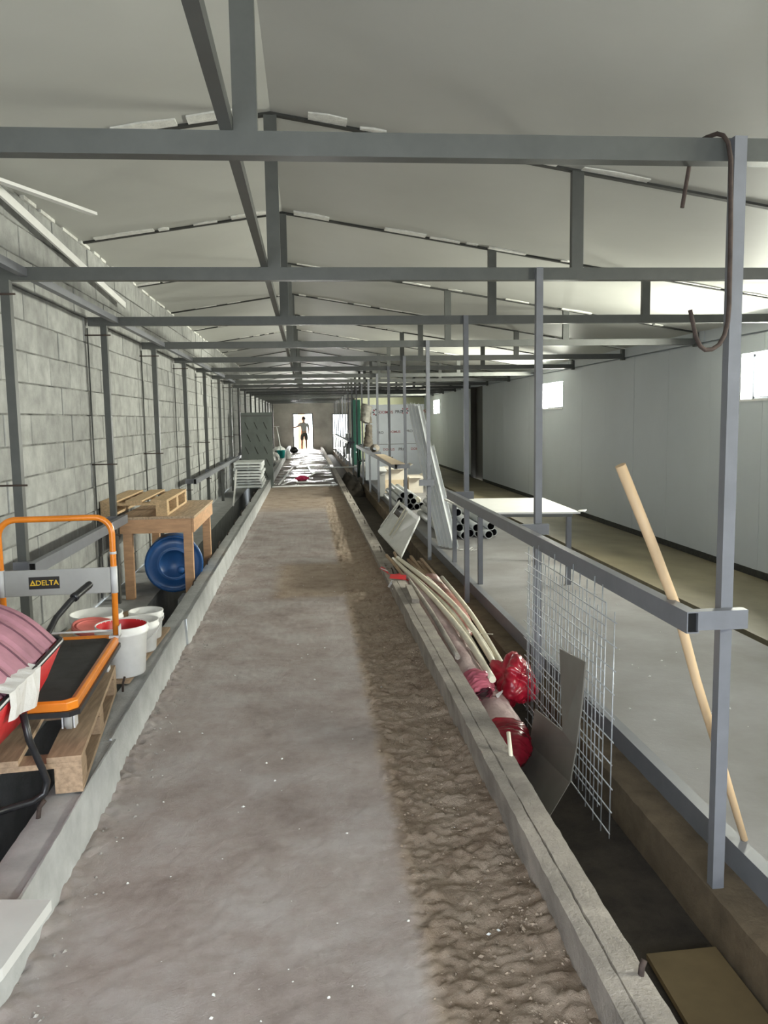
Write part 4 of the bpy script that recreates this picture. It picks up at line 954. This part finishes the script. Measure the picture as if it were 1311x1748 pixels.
# ------------------------------------------------------------------ person in the far doorway
def skin_mesh(name, m, parent, verts, edges, rad, root):
    me = bpy.data.meshes.new(name); me.from_pydata(verts, edges, []); me.materials.append(m)
    o = bpy.data.objects.new(name, me); COL.objects.link(o); o.parent = parent
    md = o.modifiers.new('skin', 'SKIN'); md.use_smooth_shade = True
    for v, rr in zip(me.skin_vertices[0].data, rad): v.radius = rr
    me.skin_vertices[0].data[root].use_root = True
    sb = o.modifiers.new('sub', 'SUBSURF'); sb.levels = 2; sb.render_levels = 2
    return o
pe = thing('person', 'person in light shirt and dark shorts standing in the far doorway, one arm out', 'person', (-.15, 44.4, 0))
V = [(0, 0, .90), (0, 0, 1.10), (0, .01, 1.32), (0, 0, 1.43), (0, -.01, 1.50), (0, -.02, 1.60), (0, -.02, 1.68),
     (.09, 0, .86), (.11, -.01, .50), (.12, .03, .09), (.12, -.10, .035), (-.09, 0, .86), (-.11, .03, .50), (-.13, .08, .09), (-.13, -.05, .035),
     (.18, .01, 1.36), (.25, .03, 1.12), (.24, -.06, .90), (.24, -.08, .82), (-.18, .01, 1.37), (-.38, -.04, 1.22), (-.54, -.10, 1.20), (-.62, -.12, 1.20)]
Ed = [(0, 1), (1, 2), (2, 3), (3, 4), (4, 5), (5, 6), (0, 7), (7, 8), (8, 9), (9, 10), (0, 11), (11, 12), (12, 13), (13, 14), (2, 15), (15, 16), (16, 17), (17, 18), (2, 19), (19, 20), (20, 21), (21, 22)]
Rd = [(.13, .10), (.125, .09), (.15, .10), (.07, .065), (.055, .055), (.08, .09), (.06, .07), (.085, .085), (.06, .062), (.04, .042), (.04, .03), (.085, .085), (.06, .062), (.04, .042), (.04, .03),
      (.06, .06), (.045, .045), (.033, .033), (.03, .022), (.06, .06), (.045, .045), (.033, .033), (.03, .02)]
skin_mesh('body', SKIN, pe, V, Ed, Rd, 0)
skin_mesh('shirt', SHIRT, pe, [(0, 0, .93), (0, 0, 1.12), (0, .01, 1.33), (0, 0, 1.42), (.19, .01, 1.35), (.245, .02, 1.17), (-.19, .01, 1.36), (-.33, -.02, 1.255)], [(0, 1), (1, 2), (2, 3), (2, 4), (4, 5), (2, 6), (6, 7)],
          [(.155, .12), (.15, .115), (.17, .12), (.08, .075), (.08, .08), (.065, .065), (.08, .08), (.065, .065)], 0)
skin_mesh('shorts', SHORTS, pe, [(0, 0, .95), (0, 0, .87), (.10, 0, .80), (.115, -.01, .50), (-.10, 0, .80), (-.115, .02, .50)], [(0, 1), (1, 2), (2, 3), (1, 4), (4, 5)], [(.15, .12), (.14, .11), (.105, .105), (.09, .09), (.105, .105), (.09, .09)], 1)
hb = MB().lathe([(0, .13), (.05, .12), (.085, .085), (.098, .03), (.095, -.02), (.085, -.045)], 16, Matrix.Translation((0, .005, 1.635))); hb.build('hair', HAIR, pe, False)
for s_ in (-1, 1):
    MB().lathe([(0, .012), (.010, .006), (.012, 0), (.010, -.006), (0, -.012)], 8, Matrix.Translation((s_*.03, -.105, 1.625))).build('eye', HAIR, pe, False)
    MB().lathe([(0, .028), (.014, .015), (.016, 0), (.012, -.02), (0, -.03)], 8, Matrix.Translation((s_*.088, -.01, 1.61))).build('ear', SKIN, pe, False)
MB().tube([(0, -.10, 1.635), (0, -.125, 1.595), (0, -.10, 1.585)], [.008, .014, .01], 8).build('nose', SKIN, pe, False)
MB().bar((-.025, -.098, 1.555), (.025, -.098, 1.555), .012, .008).build('mouth', INKRED, pe, False)
